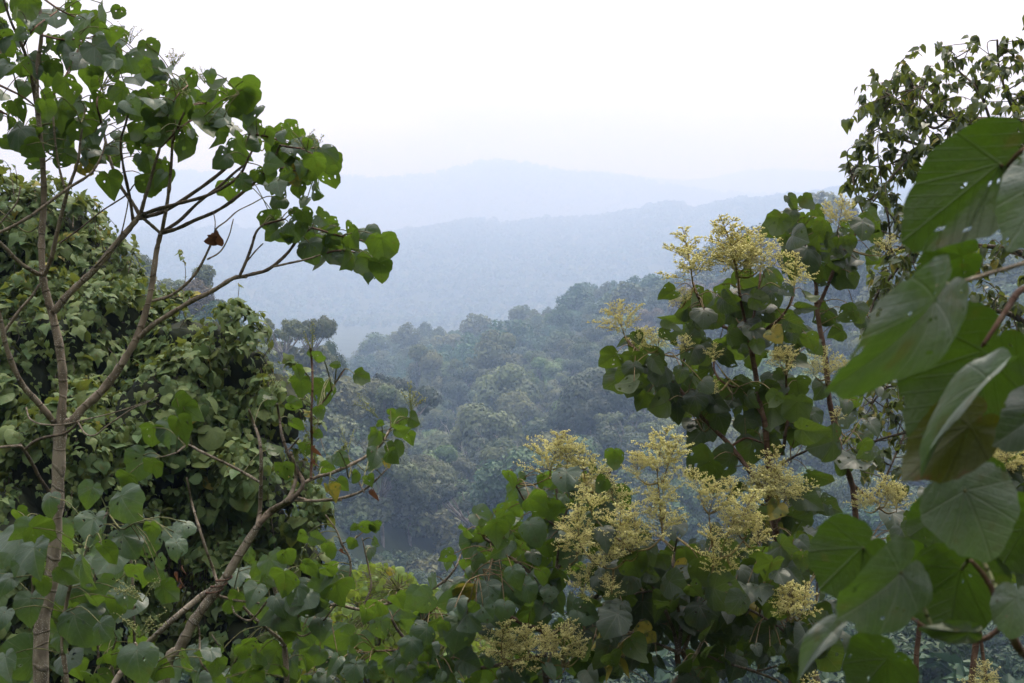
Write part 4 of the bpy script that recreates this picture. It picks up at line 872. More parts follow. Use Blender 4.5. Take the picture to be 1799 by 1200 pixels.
t.leaves([(1512, 632, 72, 'y', 45), (1415, 578, 52, 'y', 170), (1340, 548, 60, 'd', 10), (1310, 530, 40, 'd'), (1362, 690, 125, 'y', 100), (1275, 655, 95, 'y', 75), (1260, 605, 70, 'y'), (1250, 830, 85, 'y', 30), (1240, 745, 75, 'y', 15), (1140, 725, 65, 'y', 10), (1200, 1020, 85, 'y', 80), (1150, 940, 80, 'y', 30), (1345, 775, 60, 'y', 80), (1590, 880, 70, 'y', 110), (1582, 965, 100, 'd', 100), (1645, 960, 80, 'y', 70), (1440, 975, 75, 'g', 20), (1380, 1012, 70, 'y', 10), (1555, 1060, 60, 'y', 80), (1510, 1045, 60, 'y'), (1400, 1110, 90, 'Y', 60), (1440, 1080, 70, 'y', 40), (1290, 930, 60, 'y', 90), (1340, 870, 40, 'y', 40)], BIG, dC, Z2)
Z5 = (2.5, 400, 480)
t.leaves([(755, 690, 85, 'g', 10), (762, 635, 80, 'g', 170), (815, 645, 75, 'y', 45), (658, 715, 80, 'y', 100), (800, 720, 65, 'y', 70), (735, 775, 85, 'y', 80), (650, 815, 105, 'd', 100), (705, 815, 75, 'Y', 100), (670, 660, 35, 'y', 10), (720, 605, 40, 'y', 60), (455, 815, 50, 'g'), (490, 800, 40, 'y', 20)], BIG, dC, Z5)
t.leaves([(318, 748, 105, 'y', 80), (300, 760, 95, 'g', 95), (270, 760, 80, 'y', 100), (330, 720, 70, 'y', 40), (245, 815, 105, 'g', 110), (270, 820, 70, 'y', 80), (225, 840, 75, 'y', 110), (315, 700, 60, 'y', 20)], BIG, dC, (1, 0, 0), .1, .62)
# a dry bit of hanging fibre and two brown leaves
G_ = Geo()
for k in range(5): view_leaf(G_, leaf_template('lance', 10, 2, 1.0, .8, .2, 0), 316+rng.normal(0, 4), 1000+k*11, dC+.05, 24, 90+rng.normal(0, 25), 20, rng.normal(0, 40), 1, 2.4)
G_.build('dead_leaf', LEAF_A, t.root, label='shrivelled brown leaf hanging in the dark hollow')
for (x, y, w_) in [(552, 790, 22), (551, 812, 18), (655, 868, 26), (548, 760, 14), (600, 968, 14)]:
    G_ = Geo(); view_leaf(G_, leaf_template('oval', 12, 2, 1.2, .8, .3, 0), x, y, dC, w_, 85, 20, 40, 1, 2.4); G_.build('dead_leaf', LEAF_A, t.root, label='shrivelled brown leaf hanging from a twig')
# twining dry creeper wound on the fork
G_ = Geo(); cc = P(380, 1029, dC-.02)
tube(G_, [cc+np.array([math.cos(k*1.1)*.035, math.sin(k*1.1)*.035-.01, .0055*k-.05])+RX*(.0045*k-.03) for k in range(20)], np.full(20, .005), 5, 3)
G_.build('twining_creeper', BARK_RED, t.root)
for (x, y, n, a0) in [(548, 618, 5, 0), (722, 722, 8, .1), (665, 735, 3, -.7), (478, 690, 3, 0), (612, 795, 3, 0)]:
    G_ = Geo()
    for _ in range(n): spike(G_, P(x, y, dC), unit(np.array([a0+rng.normal(0, .45), rng.normal(0, .3), .9])), rng.uniform(.08, .16), .003, 22)
    G_.build('flower_spike', bud_m, t.root)
t.finish(LEAF_A, STALK)
# ------------------------------------------------------------------ flower sprays
FLOWER, nt, N, L = newmat('cream_flowers'); b = NB(nt)
at = b.n('ShaderNodeAttribute', attribute_name='leaf'); sp_ = b.n('ShaderNodeSeparateXYZ'); L.new(at.outputs['Vector'], sp_.inputs[0])
oi = b.n('ShaderNodeObjectInfo')
fc = b.mix(sp_.outputs[2], (.70, .68, .25), (.92, .90, .50)); fc = b.mix(b.m('MULTIPLY', oi.outputs['Random'], .2), fc, (.50, .40, .14))
bs = b.n('ShaderNodeBsdfPrincipled', i_Base_Color=fc, i_Roughness=.7); bs.inputs['Specular IOR Level'].default_value = .2
tl = b.n('ShaderNodeBsdfTranslucent', i_Color=fc); mx = b.n('ShaderNodeMixShader', i_0=.42); L.new(bs.outputs[0], mx.inputs[1]); L.new(tl.outputs[0], mx.inputs[2])
o = b.n('ShaderNodeOutputMaterial'); L.new(mx.outputs[0], o.inputs['Surface'])
FSTALK = bark_mat('flower_stalk', (.16, .12, .05), (.26, .22, .09), 0, 30)
def panicle(nb, spread, dens):
    F_, S_ = Geo(), Geo()
    bend = rng.normal(0, .06, 2)
    ax = [np.array([bend[0]*z*z*2, bend[1]*z*z*2, z]) for z in np.linspace(0, 1, 6)]
    c = tube(S_, ax, np.linspace(.013, .004, 6), 5, 4, .03)
    fl = []
    for k in range(nb):
        h = .06+.9*(k/(nb-1))**.9; i = int(h*(len(c)-1)); p = c[i]
        ln = (spread*(1-h)**.75+.05)*rng.uniform(.65, 1.15); az = k*2.4+rng.normal(0, .3); el = rng.uniform(.35, .8)
        d = np.array([math.cos(az)*math.cos(el), math.sin(az)*math.cos(el), math.sin(el)])
        m_ = p+d*ln*.5; e = p+d*ln+np.array([0, 0, -.05*ln])+rng.normal(0, .02, 3)
        bc = tube(S_, [p, m_, e], [.006, .004, .002], 4, 4)
        ns = max(3, int(ln/.5*12))
        fl.append((bc[-3], e, 5))
        for q in range(ns):
            u = .22+.75*q/ns; j = min(int(u*(len(bc)-1)), len(bc)-2); bp = bc[j]
            d2 = unit(d*.7+rng.normal(0, .6, 3)+[0, 0, .15]); l2 = ln*.33*(1.15-u)*rng.uniform(.6, 1.3)+.03
            e2 = bp+d2*l2; tube(S_, [bp, e2], [.003, .0016], 3, 2); fl.append((bp, e2, max(3, int(l2/.013))))
    for (a_, e, n) in fl:
        for q in range(int(n*dens*1.02)+1):
            u = .12+.88*rng.random(); blob(F_, a_+(e-a_)*u+rng.normal(0, .009, 3), rng.uniform(.0075, .0145))
    return F_.mesh('flower_panicle', FLOWER), S_.mesh('flower_stalk', FSTALK)
PAN = [panicle(24, .72, .95), panicle(21, .84, .9), panicle(27, .62, 1.0), panicle(22, .95, .8), panicle(17, .55, 1.25), panicle(25, .78, .6)]
def add_panicle(pl, x0, y0, x1, y1, d, kind=None, squash=1.0):
    """base pixel, tip pixel"""
    A, B = P(x0, y0, d), P(x1, y1, d-.05); ln = np.linalg.norm(B-A)
    k = int(rng.integers(len(PAN))) if kind is None else kind
    fm, sm = PAN[k]
    o = bpy.data.objects.new('flower_panicle', fm); COL.objects.link(o); o.parent = pl.root
    q = Vector(tuple(B-A)).to_track_quat('Z', 'Y')
    from mathutils import Quaternion
    o.rotation_mode = 'QUATERNION'; o.rotation_quaternion = q @ Quaternion((0, 0, 1), rng.random()*6.28)
    o.location = Vector(tuple(A))-pl.root.location; o.scale = (ln*squash, ln*squash, ln)
    s_ = bpy.data.objects.new('flower_stalk', sm); COL.objects.link(s_); s_.parent = o
    if pl.sk:
        al = np.concatenate(pl.sk); dd = np.linalg.norm(al-A, axis=1)+.35*np.maximum(al[:, 2]-A[2]+.02, 0); S = al[int(np.argmin(dd))]
        if np.linalg.norm(S-A) > .01:
            g_ = Geo(); c = tube(g_, [S, (S+A)/2+[0, 0, -.02], A+(B-A)*.03], [.006, .0055, .013*ln], 6, 4, .03); pl.sk.append(c)
            g_.build('twig', FSTALK, pl.root)
    return o

# ------------------------------------------------------------------ pale leafy bush in the hollow, bottom centre
f = P(680, 1180, 12)
t = Plant('pale_bush', 'pale yellow-green bush in the hollow below the gap, behind darker round leaves', 'bush', (f[0], f[1], gz(f[0], f[1])))
for k in range(9):
    x = 640+rng.normal(0, 60); t.limb('stem', [(680+rng.normal(0, 8), 1330, 12.2, 4), (670+(x-680)*.5, 1180, 12.1, 3), (x, 1060+rng.uniform(-20, 40), 12, 1.5)], BARK_TAN, .04, 6)
t.fill([(665, 1030, 65, 38, 260, 15), (740, 1060, 50, 30, 120, 15), (730, 1090, 60, 40, 130, 15), (620, 1090, 50, 40, 110, 15), (690, 1140, 110, 60, 330, 16), (800, 1130, 60, 50, 130, 15), (860, 1160, 80, 40, 120, 15), (770, 1190, 120, 40, 150, 15), (560, 1190, 60, 40, 80, 15)], OVAL+MED, 12.0, .35, .4, .04, 35)
t.finish(LEAF_PALE, STALK)

# ------------------------------------------------------------------ round-leaved shrub, bottom centre, and its neighbours
Z4 = (2.857, 500, 780)
dS = 8.2
f = P(960, 1200, dS)
t = Plant('round_leaved_shrub', 'shrub with overlapping round leaves below the gap, two cream sprays near its foot', 'shrub', (f[0], f[1], gz(f[0], f[1])), 'broad-leaved shrubs across the foreground')
t.down('stem', D([(960, 1230, 6), (955, 1120, 5), (975, 1020, 4.2), (985, 930, 3.4), (978, 860, 2.6)], dS+.2), BARK_DARK, .04, 8)
for c, pts in [('r', [(955, 1110, 4), (890, 1080, 3.6), (840, 1030, 3.2), (808, 990, 2.6)]), ('d', [(960, 1150, 4), (830, 1175, 3.6), (750, 1155, 3.2), (705, 1115, 2.8), (688, 1088, 2.4)]), ('d', [(970, 1040, 3.5), (905, 985, 3), (850, 945, 2.4)]), ('d', [(978, 1000, 3.2), (1040, 930, 3), (1060, 860, 2.4), (1080, 810, 2)]),
               ('d', [(960, 1120, 4), (1020, 1080, 3.4), (1070, 1020, 2.8)]), ('d', [(985, 930, 2.6), (930, 890, 2.2), (905, 850, 1.8)]), ('d', [(985, 930, 2.4), (1005, 870, 2)]), ('t', [(587, 1060, 2.8), (640, 1071, 2.8), (696, 1056, 2.6), (745, 1042, 2.4), (780, 1021, 2.2), (800, 998, 1.9), (809, 975, 1.4)]),
               ('d', [(700, 1140, 2.6), (730, 1110, 2), (760, 1070, 1.6)]), ('r', [(718, 1146, 2), (690, 1143, 1.8), (660, 1144, 1.6)])]:
    t.limb('limb', [(x, y, dS+.05*math.sin(k*2.3), r) for k, (x, y, r) in enumerate(pts)], {'t': BARK_TAN, 'd': BARK_DARK, 'r': BARK_RED}[c], .05, 7)
t.leaves([(1140, 155, 95, 'y', 40), (1150, 238, 115, 'g', 110), (1200, 165, 65, 'g'), (1300, 172, 80, 'y', 120), (1365, 148, 90, 'y', 90), (1440, 205, 115, 'g', 50), (1250, 275, 130, 'y', 20), (1285, 320, 125, 'g', 120), (1335, 290, 60, 'y', 90), (1405, 275, 80, 'g', 60), (1560, 312, 90, 'g', 100), (990, 362, 130, 'g', 15), (1070, 350, 80, 'y', 60), (910, 440, 100, 'y', 110), (1000, 420, 90, 'y', 30), (940, 505, 140, 'g', 120), (1090, 460, 100, 'g', 110), (1190, 460, 100, 'y', 45), (1050, 410, 80, 'g', 20), (965, 605, 130, 'g', 45), (1090, 530, 140, 'g', 150), (1215, 565, 140, 'g', 30), (1150, 660, 120, 'g', 80), (820, 560, 90, 'y', 160), (820, 602, 70, 'g', 90), (740, 692, 100, 'g', 100), (935, 725, 140, 'g', 75), (860, 800, 110, 'g', 100), (970, 835, 140, 'd', 85), (890, 945, 140, 'd', 90), (800, 910, 80, 'y', 100), (1080, 732, 110, 'g', 130), (1165, 772, 100, 'g', 70), (1100, 830, 105, 'd', 100), (700, 785, 125, 'g', 155), (520, 822, 160, 'g', 30), (600, 842, 125, 'g', 20), (410, 852, 95, 'y', 90), (905, 600, 60, 'y', 100), (1500, 170, 70, 'y'), (1660, 60, 110, 'y', 80), (1600, 200, 90, 'y', 110), (1545, 120, 70, 'y', 110), (1480, 320, 70, 'd')], BIG, dS-.15, Z4)
t.leaves([(300, 985, 160, 'g', 150), (400, 992, 110, 'g', 50), (80, 975, 150, 'g', 120), (72, 740, 145, 'g', 70), (180, 812, 145, 'g', 20), (165, 1062, 95, 'p', 120), (570, 1105, 135, 'g', 50), (350, 1135, 130, 'd', 100), (190, 1172, 120, 'g', 30), (430, 1135, 100, 'g', 45), (640, 1010, 120, 'd', 80), (700, 930, 110, 'd', 20), (480, 920, 120, 'g', 90), (260, 1090, 120, 'd', 120), (760, 1130, 120, 'g', 60), (1030, 1075, 90, 'd', 90), (920, 1100, 120, 'g', 20), (60, 1080, 130, 'd', 60), (30, 1150, 120, 'd')], BIG, dS-.25, Z4)
t.fill([(930, 960, 95, 70, 60, 44), (1010, 880, 80, 60, 40, 44), (880, 1050, 100, 60, 60, 46), (800, 1120, 90, 60, 26, 44), (1060, 1100, 80, 60, 24, 46), (600, 1165, 90, 30, 8, 44), (980, 1130, 110, 60, 34, 42), (1060, 1000, 70, 60, 24, 40), (700, 1060, 50, 30, 4, 40), (540, 1150, 80, 50, 22, 44), (850, 1180, 140, 30, 22, 44)], BIG, dS+.15, .4, .35, .004, 48)
for a_ in [(965, 842, 975, 752, 5), (1030, 862, 1028, 775, 0), (1078, 905, 1082, 832, 5), (1014, 985, 1008, 905, 1), (1022, 1050, 1030, 985, 3), (882, 1160, 872, 1085, 0), (930, 1150, 915, 1090, 2), (988, 1172, 992, 1090, 1), (900, 1180, 905, 1120, 3), (965, 1150, 960, 1100, 5), (1015, 1160, 1022, 1110, 4), (1000, 830, 995, 760, 5)]:
    add_panicle(t, *a_[:4], dS-.25-(.25 if a_[1] > 1100 else 0), a_[4], 1.2)
t.finish(LEAF_A, STALK_RED)
# leaves at the end of low branches between the crooked tree and the shrub
f = P(500, 1200, 7.4)
t = Plant('round_leaved_shrub', 'shrub of large drooping round leaves between the crooked trunk and the pale bush', 'shrub', (f[0], f[1], gz(f[0], f[1])), 'broad-leaved shrubs across the foreground')
t.down('stem', D([(505, 1230, 5.5), (500, 1140, 4.6), (490, 1060, 3.8), (470, 1000, 2.8)], 7.6), BARK_TAN, .04, 8)
for pts in [[(497, 1110, 3.4), (540, 1070, 3), (590, 1062, 2.6)], [(590, 1062, 2.4), (612, 1022, 2.2), (615, 985, 2), (600, 955, 2.2), (590, 930, 1.6), (572, 905, 1.2)], [(500, 1130, 3.2), (440, 1080, 2.8), (410, 1040, 2.2)], [(600, 955, 1.4), (625, 945, 1.2), (640, 932, 1)], [(640, 1062, 1.8), (652, 1030, 1.8), (648, 1000, 1.6), (642, 972, 1.4), (636, 945, 1)], [(590, 1062, 1.6), (560, 1100, 1.8), (530, 1118, 1.6), (508, 1100, 1.4)]]:
    t.limb('limb', [(x, y, 7.5, r) for (x, y, r) in pts], BARK_TAN, .06, 7)
t.leaves([(1370, 610, 150, 'g', 60), (1275, 745, 130, 'g', 110), (1490, 745, 140, 'g', 90), (1400, 790, 130, 'g', 40), (1600, 700, 150, 'y', 45), (1195, 770, 110, 'y', 110), (1560, 610, 110, 'y', 20), (1280, 630, 105, 'y', 110), (1610, 790, 130, 'g', 20), (1440, 560, 90, 'y'), (1330, 700, 90, 'y'), (1540, 820, 110, 'd', 60), (1650, 640, 90, 'y', 60), (1250, 560, 80, 'g')], BIG, 7.4, Z3, .15)
t.leaves([(410, 408, 95, 'y', 20), (452, 410, 70, 'y', 90), (430, 540, 100, 'd', 95), (452, 490, 60, 'g'), (230, 520, 90, 'y', 60), (160, 475, 85, 'g', 20), (100, 462, 75, 'y', 150), (345, 490, 60, 'y', 130), (350, 418, 45, 'y', 150)], BIG, 7.4, Z4, .1)
t.fill([(500, 1040, 100, 50, 13, 48), (560, 1020, 50, 40, 6, 44), (470, 1120, 100, 60, 13, 48), (400, 1170, 60, 40, 7, 48)], BIG, 7.7, .3, .4, .004, 45)
t.finish(LEAF_A, STALK)
# ------------------------------------------------------------------ cream-flowered trees on the right
GRP = 'cream-flowered broad-leaved trees on the right'
def flower_tree(label, d, foot):
    f = P(foot[0], foot[1], d); return Plant('flowering_tree', label, 'tree', (f[0], f[1], gz(f[0], f[1])), GRP)
Z6 = (2.857, 1000, 300); Z7 = (2.2516, 1000, 700); Z9 = (4.0, 1050, 950)
# T1: the tall one in the middle
dT = 8.6
t = flower_tree('tall reddish-stemmed flowering tree whose dark crown carries the cream sprays highest against the ridge', dT, (1375, 1200))
t.down('trunk', D([(1392, 1200, 6.5), (1378, 1080, 6.2), (1366, 960, 6), (1360, 915, 5.8), (1350, 815, 5.2), (1344, 745, 5), (1336, 715, 4.8), (1329, 667, 4.6), (1320, 615, 4.4), (1314, 600, 4.4)], dT), BARK_RED, .05, 9)
for c, pts in [('r', [(1315, 602, 3.6), (1298, 590, 3.4), (1280, 578, 3.2), (1265, 570, 2.8), (1240, 545, 2.6), (1226, 520, 2.6), (1217, 496, 2.2)]), ('r', [(1316, 600, 3.4), (1308, 560, 3), (1300, 520, 2.8), (1297, 490, 2.2)]),
               ('r', [(1320, 612, 3), (1345, 580, 2.8), (1370, 560, 2.6), (1390, 530, 2.2), (1395, 508, 1.8)]), ('r', [(1316, 600, 2.6), (1325, 550, 2.4), (1333, 510, 2), (1336, 478, 1.8)]),
               ('r', [(1360, 910, 4.8), (1345, 870, 4.6), (1324, 838, 4.4), (1284, 784, 4), (1249, 749, 3.8), (1217, 716, 3.6), (1189, 678, 3.4), (1147, 643, 3), (1118, 615, 2.6), (1098, 592, 2)]),
               ('r', [(1189, 678, 2.4), (1200, 640, 2.2), (1206, 615, 1.8)]), ('r', [(1147, 643, 2.2), (1150, 630, 2), (1155, 615, 1.6)]), ('r', [(1340, 730, 2.6), (1310, 690, 2.4), (1270, 672, 2.2), (1255, 650, 2), (1255, 632, 1.6)]),
               ('r', [(1345, 800, 3), (1373, 796, 3), (1380, 760, 2.8), (1386, 727, 2.6), (1382, 690, 2.2), (1381, 652, 1.8)]), ('d', [(1352, 830, 2.6), (1390, 805, 2.4), (1425, 788, 2)]), ('r', [(1284, 784, 2.4), (1310, 770, 2.2), (1340, 778, 1.8)]), ('r', [(1362, 920, 3), (1372, 905, 2.6), (1364, 892, 2.4)])]:
    t.limb('limb', [(x, y, dT+.06*math.sin(k*2.1), r) for k, (x, y, r) in enumerate(pts)], BARK_RED if c == 'r' else BARK_DARK, .05, 7)
t.leaves([(500, 615, 120, 'y', 160), (580, 700, 130, 'g', 150), (550, 735, 150, 'g', 145), (620, 670, 140, 'y', 20), (500, 800, 130, 'y', 20), (530, 850, 90, 'y', 60), (205, 940, 130, 'y', 150), (320, 950, 120, 'y', 80), (415, 955, 150, 'g', 20), (255, 1040, 150, 'g', 150), (290, 850, 90, 'g', 170), (340, 830, 70, 'y'), (370, 870, 80, 'y', 60), (300, 1070, 140, 'y', 150), (640, 830, 150, 'd', 120), (690, 750, 110, 'd', 60), (720, 640, 130, 'd', 150), (770, 580, 110, 'y', 60), (850, 650, 120, 'd', 80), (910, 780, 160, 'g', 60), (820, 830, 130, 'y', 30), (730, 740, 120, 'y', 130), (940, 600, 140, 'g', 160), (1000, 560, 150, 'd', 60), (1040, 530, 80, 'g', 50), (990, 680, 110, 'g', 160), (950, 650, 120, 'y', 20), (1030, 820, 120, 'Y', 60), (1130, 770, 160, 'g', 30), (1120, 830, 80, 'd', 90), (1090, 600, 90, 'd', 20), (1200, 640, 90, 'y', 30), (1170, 690, 120, 'd', 0), (1210, 850, 120, 'y', 50), (1230, 880, 100, 'd', 60), (940, 880, 90, 'y', 90), (880, 360, 80, 'y', 20), (810, 380, 80, 'y', 160), (790, 940, 120, 'd', 60), (700, 1000, 120, 'g', 140), (640, 1060, 130, 'y', 60), (560, 1020, 100, 'd', 110), (400, 1100, 120, 'd', 80), (480, 1110, 130, 'y', 110), (540, 1140, 130, 'g', 150), (600, 1040, 90, 'g', 60), (660, 1150, 140, 'd', 100), (780, 1160, 110, 'g', 60), (870, 1060, 100, 'y', 20), (1000, 1100, 130, 'y', 130), (1040, 1090, 130, 'g', 150), (1110, 1165, 110, 'y', 90), (1150, 960, 110, 'y', 60), (1060, 1020, 80, 'y', 150), (980, 1160, 110, 'd', 60), (900, 1150, 100, 'd', 80)], BIG, dT-.1, Z6, .22, .92)
t.leaves([(425, 30, 120, 'd', 100), (520, 130, 130, 'd', 150), (530, 260, 150, 'y', 150), (620, 260, 150, 'd', 130), (590, 320, 110, 'd', 160), (660, 370, 100, 'y', 140), (600, 85, 110, 'g', 60), (710, 100, 120, 'd', 60), (800, 50, 130, 'y', 90), (900, 45, 130, 'y', 90), (715, 200, 120, 'd', 110), (790, 190, 100, 'd', 60), (950, 130, 130, 'd', 10), (1020, 180, 150, 'g', 160), (985, 310, 130, 'd', 20), (860, 455, 90, 'g', 80), (770, 480, 120, 'd', 150), (720, 520, 110, 'd', 100), (870, 595, 160, 'g', 60), (905, 550, 110, 'y', 30), (940, 400, 120, 'd', 30), (910, 480, 120, 'd', 20), (660, 570, 120, 'g', 10), (790, 640, 140, 'y', 100), (760, 700, 100, 'd', 80)], BIG, dT-.1, Z7, .2)
t.fill([(1300, 540, 90, 50, 24, 42), (1350, 590, 75, 45, 17, 42), (1240, 590, 60, 40, 13, 42), (1180, 680, 70, 45, 18, 42), (1120, 650, 45, 40, 10, 40), (1280, 720, 90, 60, 22, 42), (1380, 760, 60, 50, 12, 44), (1350, 690, 60, 30, 8, 44), (1350, 960, 90, 50, 18, 46), (1410, 900, 50, 50, 10, 44), (1220, 720, 40, 30, 8, 44)], BIG, dT+.2, .3, .45, .005, 46)
for a_ in [(1217, 498, 1206, 400, 0), (1297, 490, 1278, 372, 2), (1292, 482, 1300, 410, 1), (1336, 476, 1342, 405, 3), (1318, 486, 1322, 430, 0), (1395, 508, 1402, 442, 4), (1098, 592, 1077, 528, 1), (1155, 617, 1150, 572, 5), (1130, 612, 1124, 570, 0), (1255, 634, 1253, 600, 4), (1205, 530, 1200, 505, 1), (1381, 652, 1380, 604, 5), (1372, 640, 1362, 612, 1), (1255, 690, 1250, 672, 0), (1364, 893, 1356, 790, 0), (1352, 885, 1340, 820, 1), (1378, 886, 1392, 820, 3), (1330, 880, 1318, 830, 4), (1206, 616, 1196, 590, 1), (1190, 540, 1184, 520, 1)]:
    add_panicle(t, *a_[:4], dT-.25, a_[4], 1.3)
t.finish(LEAF_B, STALK_RED)
# T2: the one behind with two reddish stems
dU = 9.4
t = flower_tree('flowering tree just left of the narrow-leaved tree, a knot of round leaves at its top', dU, (1490, 1200))
t.down('trunk', D([(1515, 1200, 6), (1510, 1050, 5.8), (1504, 920, 5.6), (1498, 855, 5.4), (1480, 805, 5), (1471, 767, 4.8), (1458, 709, 4.8), (1450, 632, 4.6), (1441, 580, 4.4), (1435, 540, 4.2), (1434, 503, 3.6)], dU), BARK_RED, .05, 9)
for pts in [[(1437, 540, 3.4), (1455, 500, 3.2), (1465, 475, 3), (1480, 445, 2.8), (1497, 422, 2.6), (1514, 391, 2.2)], [(1434, 505, 2.8), (1425, 460, 2.6), (1412, 420, 2.4), (1400, 390, 2.2), (1395, 370, 1.8)], [(1466, 474, 2.4), (1470, 440, 2.2), (1472, 402, 1.8)], [(1452, 660, 2.4), (1452, 668, 2.2), (1451, 655, 1.8)], [(1498, 850, 2.6), (1520, 870, 2.4), (1545, 885, 2)], [(1474, 770, 2), (1470, 745, 1.8), (1470, 728, 1.6)]]:
    t.limb('limb', [(x, y, dU, r) for (x, y, r) in pts], BARK_RED, .05, 7)
t.leaves([(1115, 152, 115, 'g', 60), (1185, 155, 100, 'y', 60), (1122, 215, 100, 'g', 85), (1050, 265, 130, 'y', 100), (1095, 290, 110, 'd', 110), (1248, 205, 110, 'y', 45), (1150, 300, 80, 'g', 60), (1195, 330, 90, 'y', 60), (1250, 350, 100, 'y', 60), (1210, 420, 170, 'g', 70), (1260, 260, 90, 'y'), (1100, 390, 110, 'd', 100), (1080, 350, 90, 'y', 110), (1310, 350, 100, 'd', 30), (1350, 450, 110, 'g', 60), (1435, 450, 140, 'g', 160), (1500, 220, 120, 'g', 40), (1400, 290, 110, 'g', 20), (1350, 355, 70, 'y', 90), (1400, 360, 90, 'y', 90), (1520, 420, 80, 'y', 60), (1400, 715, 120, 'y', 160), (1480, 740, 90, 'd', 100), (1300, 730, 100, 'd', 20), (1140, 480, 110, 'g', 100), (1430, 540, 80, 'y', 90), (1540, 300, 80, 'y', 40), (1265, 560, 80, 'g', 20), (1550, 1100, 100, 'g', 100), (1390, 1180, 110, 'd', 80), (1270, 1090, 110, 'g', 120)], BIG, dU-.1, Z6, .18, .92)
t.fill([(1440, 450, 60, 45, 20, 46), (1400, 400, 40, 45, 12, 44), (1500, 430, 40, 45, 10, 42), (1470, 560, 40, 30, 4, 42), (1500, 760, 50, 60, 8, 44), (1560, 960, 60, 60, 10, 46)], BIG, dU+.2, .25, .45, .005, 46)
for a_ in [(1472, 403, 1481, 342, 1), (1451, 668, 1450, 608, 1), (1470, 740, 1470, 712, 4), (1545, 893, 1548, 845, 3), (1520, 900, 1512, 860, 1), (1575, 900, 1582, 850, 5), (1560, 880, 1562, 828, 0), (1555, 450, 1560, 410, 5), (1480, 664, 1486, 630, 1), (1430, 660, 1424, 632, 5)]:
    add_panicle(t, *a_[:4], dU-.2, a_[4], 1.15)
t.finish(LEAF_B, STALK_RED)
# T3: the broad low one across the bottom
dV = 7.6
t = flower_tree('low spreading flowering tree with large dusty drooping leaves and a broad bank of cream sprays', dV, (1195, 1200))
t.down('trunk', D([(1198, 1210, 5.5), (1192, 1170, 5.2), (1189, 1145, 5)], dV+.1), BARK_RED, .04, 9)
t.down('trunk', D([(1216, 1210, 4.8), (1208, 1170, 4.6), (1199, 1145, 4.4)], dV+.15), BARK_RED, .04, 9)
for c, pts in [('d', [(1192, 1150, 4), (1184, 1110, 3.6), (1172, 1080, 3.2), (1160, 1050, 2.8), (1140, 1020, 2.4), (1128, 985, 2)]), ('d', [(1193, 1148, 3.6), (1196, 1100, 3.4), (1190, 1060, 3), (1186, 1020, 2.8), (1180, 990, 2.2)]), ('d', [(1200, 1145, 3.6), (1212, 1115, 3.2), (1222, 1080, 2.8), (1230, 1040, 2.4), (1235, 1000, 2)]),
               ('d', [(1190, 1146, 3), (1165, 1135, 2.8), (1140, 1125, 2.6), (1110, 1112, 2.4), (1085, 1108, 2)]), ('d', [(1225, 1145, 2.6), (1270, 1163, 2.5), (1320, 1178, 2.4), (1365, 1195, 2)]), ('d', [(1365, 1170, 2), (1330, 1180, 2)]), ('t', [(1160, 1225, 4), (1200, 1180, 3.8), (1222, 1150, 3.4), (1236, 1122, 3)]),
               ('r', [(1405, 1130, 4.5), (1396, 1105, 4.2), (1385, 1090, 3.8)]), ('d', [(1405, 1137, 3), (1385, 1115, 2.8), (1350, 1090, 2.6), (1310, 1068, 2.4), (1268, 1055, 2)]), ('d', [(1180, 1040, 2), (1130, 1040, 2), (1085, 1055, 1.6), (1060, 1070, 1.4)]), ('d', [(1182, 1000, 2), (1186, 965, 1.8), (1190, 945, 1.5)])]:
    t.limb('limb', [(x, y, dV+.06*math.sin(k*2.1), r) for k, (x, y, r) in enumerate(pts)], {'r': BARK_RED, 'd': BARK_DARK, 't': BARK_TAN}[c], .05, 7)
t.limb('trunk', [(1478, 1330, dV+.3, 6), (1440, 1210, dV+.2, 5.5), (1425, 1170, dV+.2, 5.2), (1407, 1135, dV+.1, 5), (1395, 1105, dV, 4.6), (1386, 1088, dV, 4)], BARK_TAN, .05, 9)
t.leaves([(350, 80, 170, 'g', 60), (240, 90, 130, 'y', 130), (310, 500, 300, 'g', 95), (750, 525, 330, 'g', 30), (570, 540, 260, 'g', 25), (800, 690, 260, 'd', 40), (180, 260, 250, 'g', 140), (110, 560, 260, 'g', 130), (70, 790, 220, 'g', 110), (330, 650, 160, 'Y', 150), (1190, 650, 230, 'g', 150), (980, 260, 230, 'g', 30), (870, 360, 290, 'g', 20), (760, 180, 200, 'g', 150), (540, 310, 200, 'g', 30), (900, 110, 230, 'y', 170), (1330, 80, 260, 'g', 50), (1200, 190, 240, 'y', 110), (1100, 400, 200, 'd', 90), (1230, 450, 230, 'y', 100), (1060, 560, 190, 'y', 60), (60, 590, 170, 'g', 60), (30, 270, 180, 'g', 20), (170, 470, 160, 'g', 100), (50, 130, 150, 'd', 100), (480, 200, 150, 'd', 60), (380, 240, 140, 'g', 20), (150, 900, 130, 'y', 100), (240, 730, 120, 'g', 60), (330, 740, 90, 'd', 60), (1120, 760, 100, 'g', 60), (1060, 740, 90, 'y', 90), (1290, 770, 90, 'g', 100), (1220, 780, 80, 'y', 60), (770, 770, 130, 'y', 130), (870, 830, 150, 'y', 80), (950, 660, 130, 'd', 100), (1600, 800, 260, 'd', 60), (1400, 640, 160, 'g', 90), (1280, 240, 150, 'g', 70), (1370, 220, 130, 'Y', 90), (590, 190, 130, 'Y', 150), (1035, 395, 60, 'Y', 90), (1380, 940, 200, 'y', 60), (430, 850, 120, 'g', 60), (600, 900, 110, 'y', 90)], BIG, dV-.1, Z9, .2, 1.0, 40)
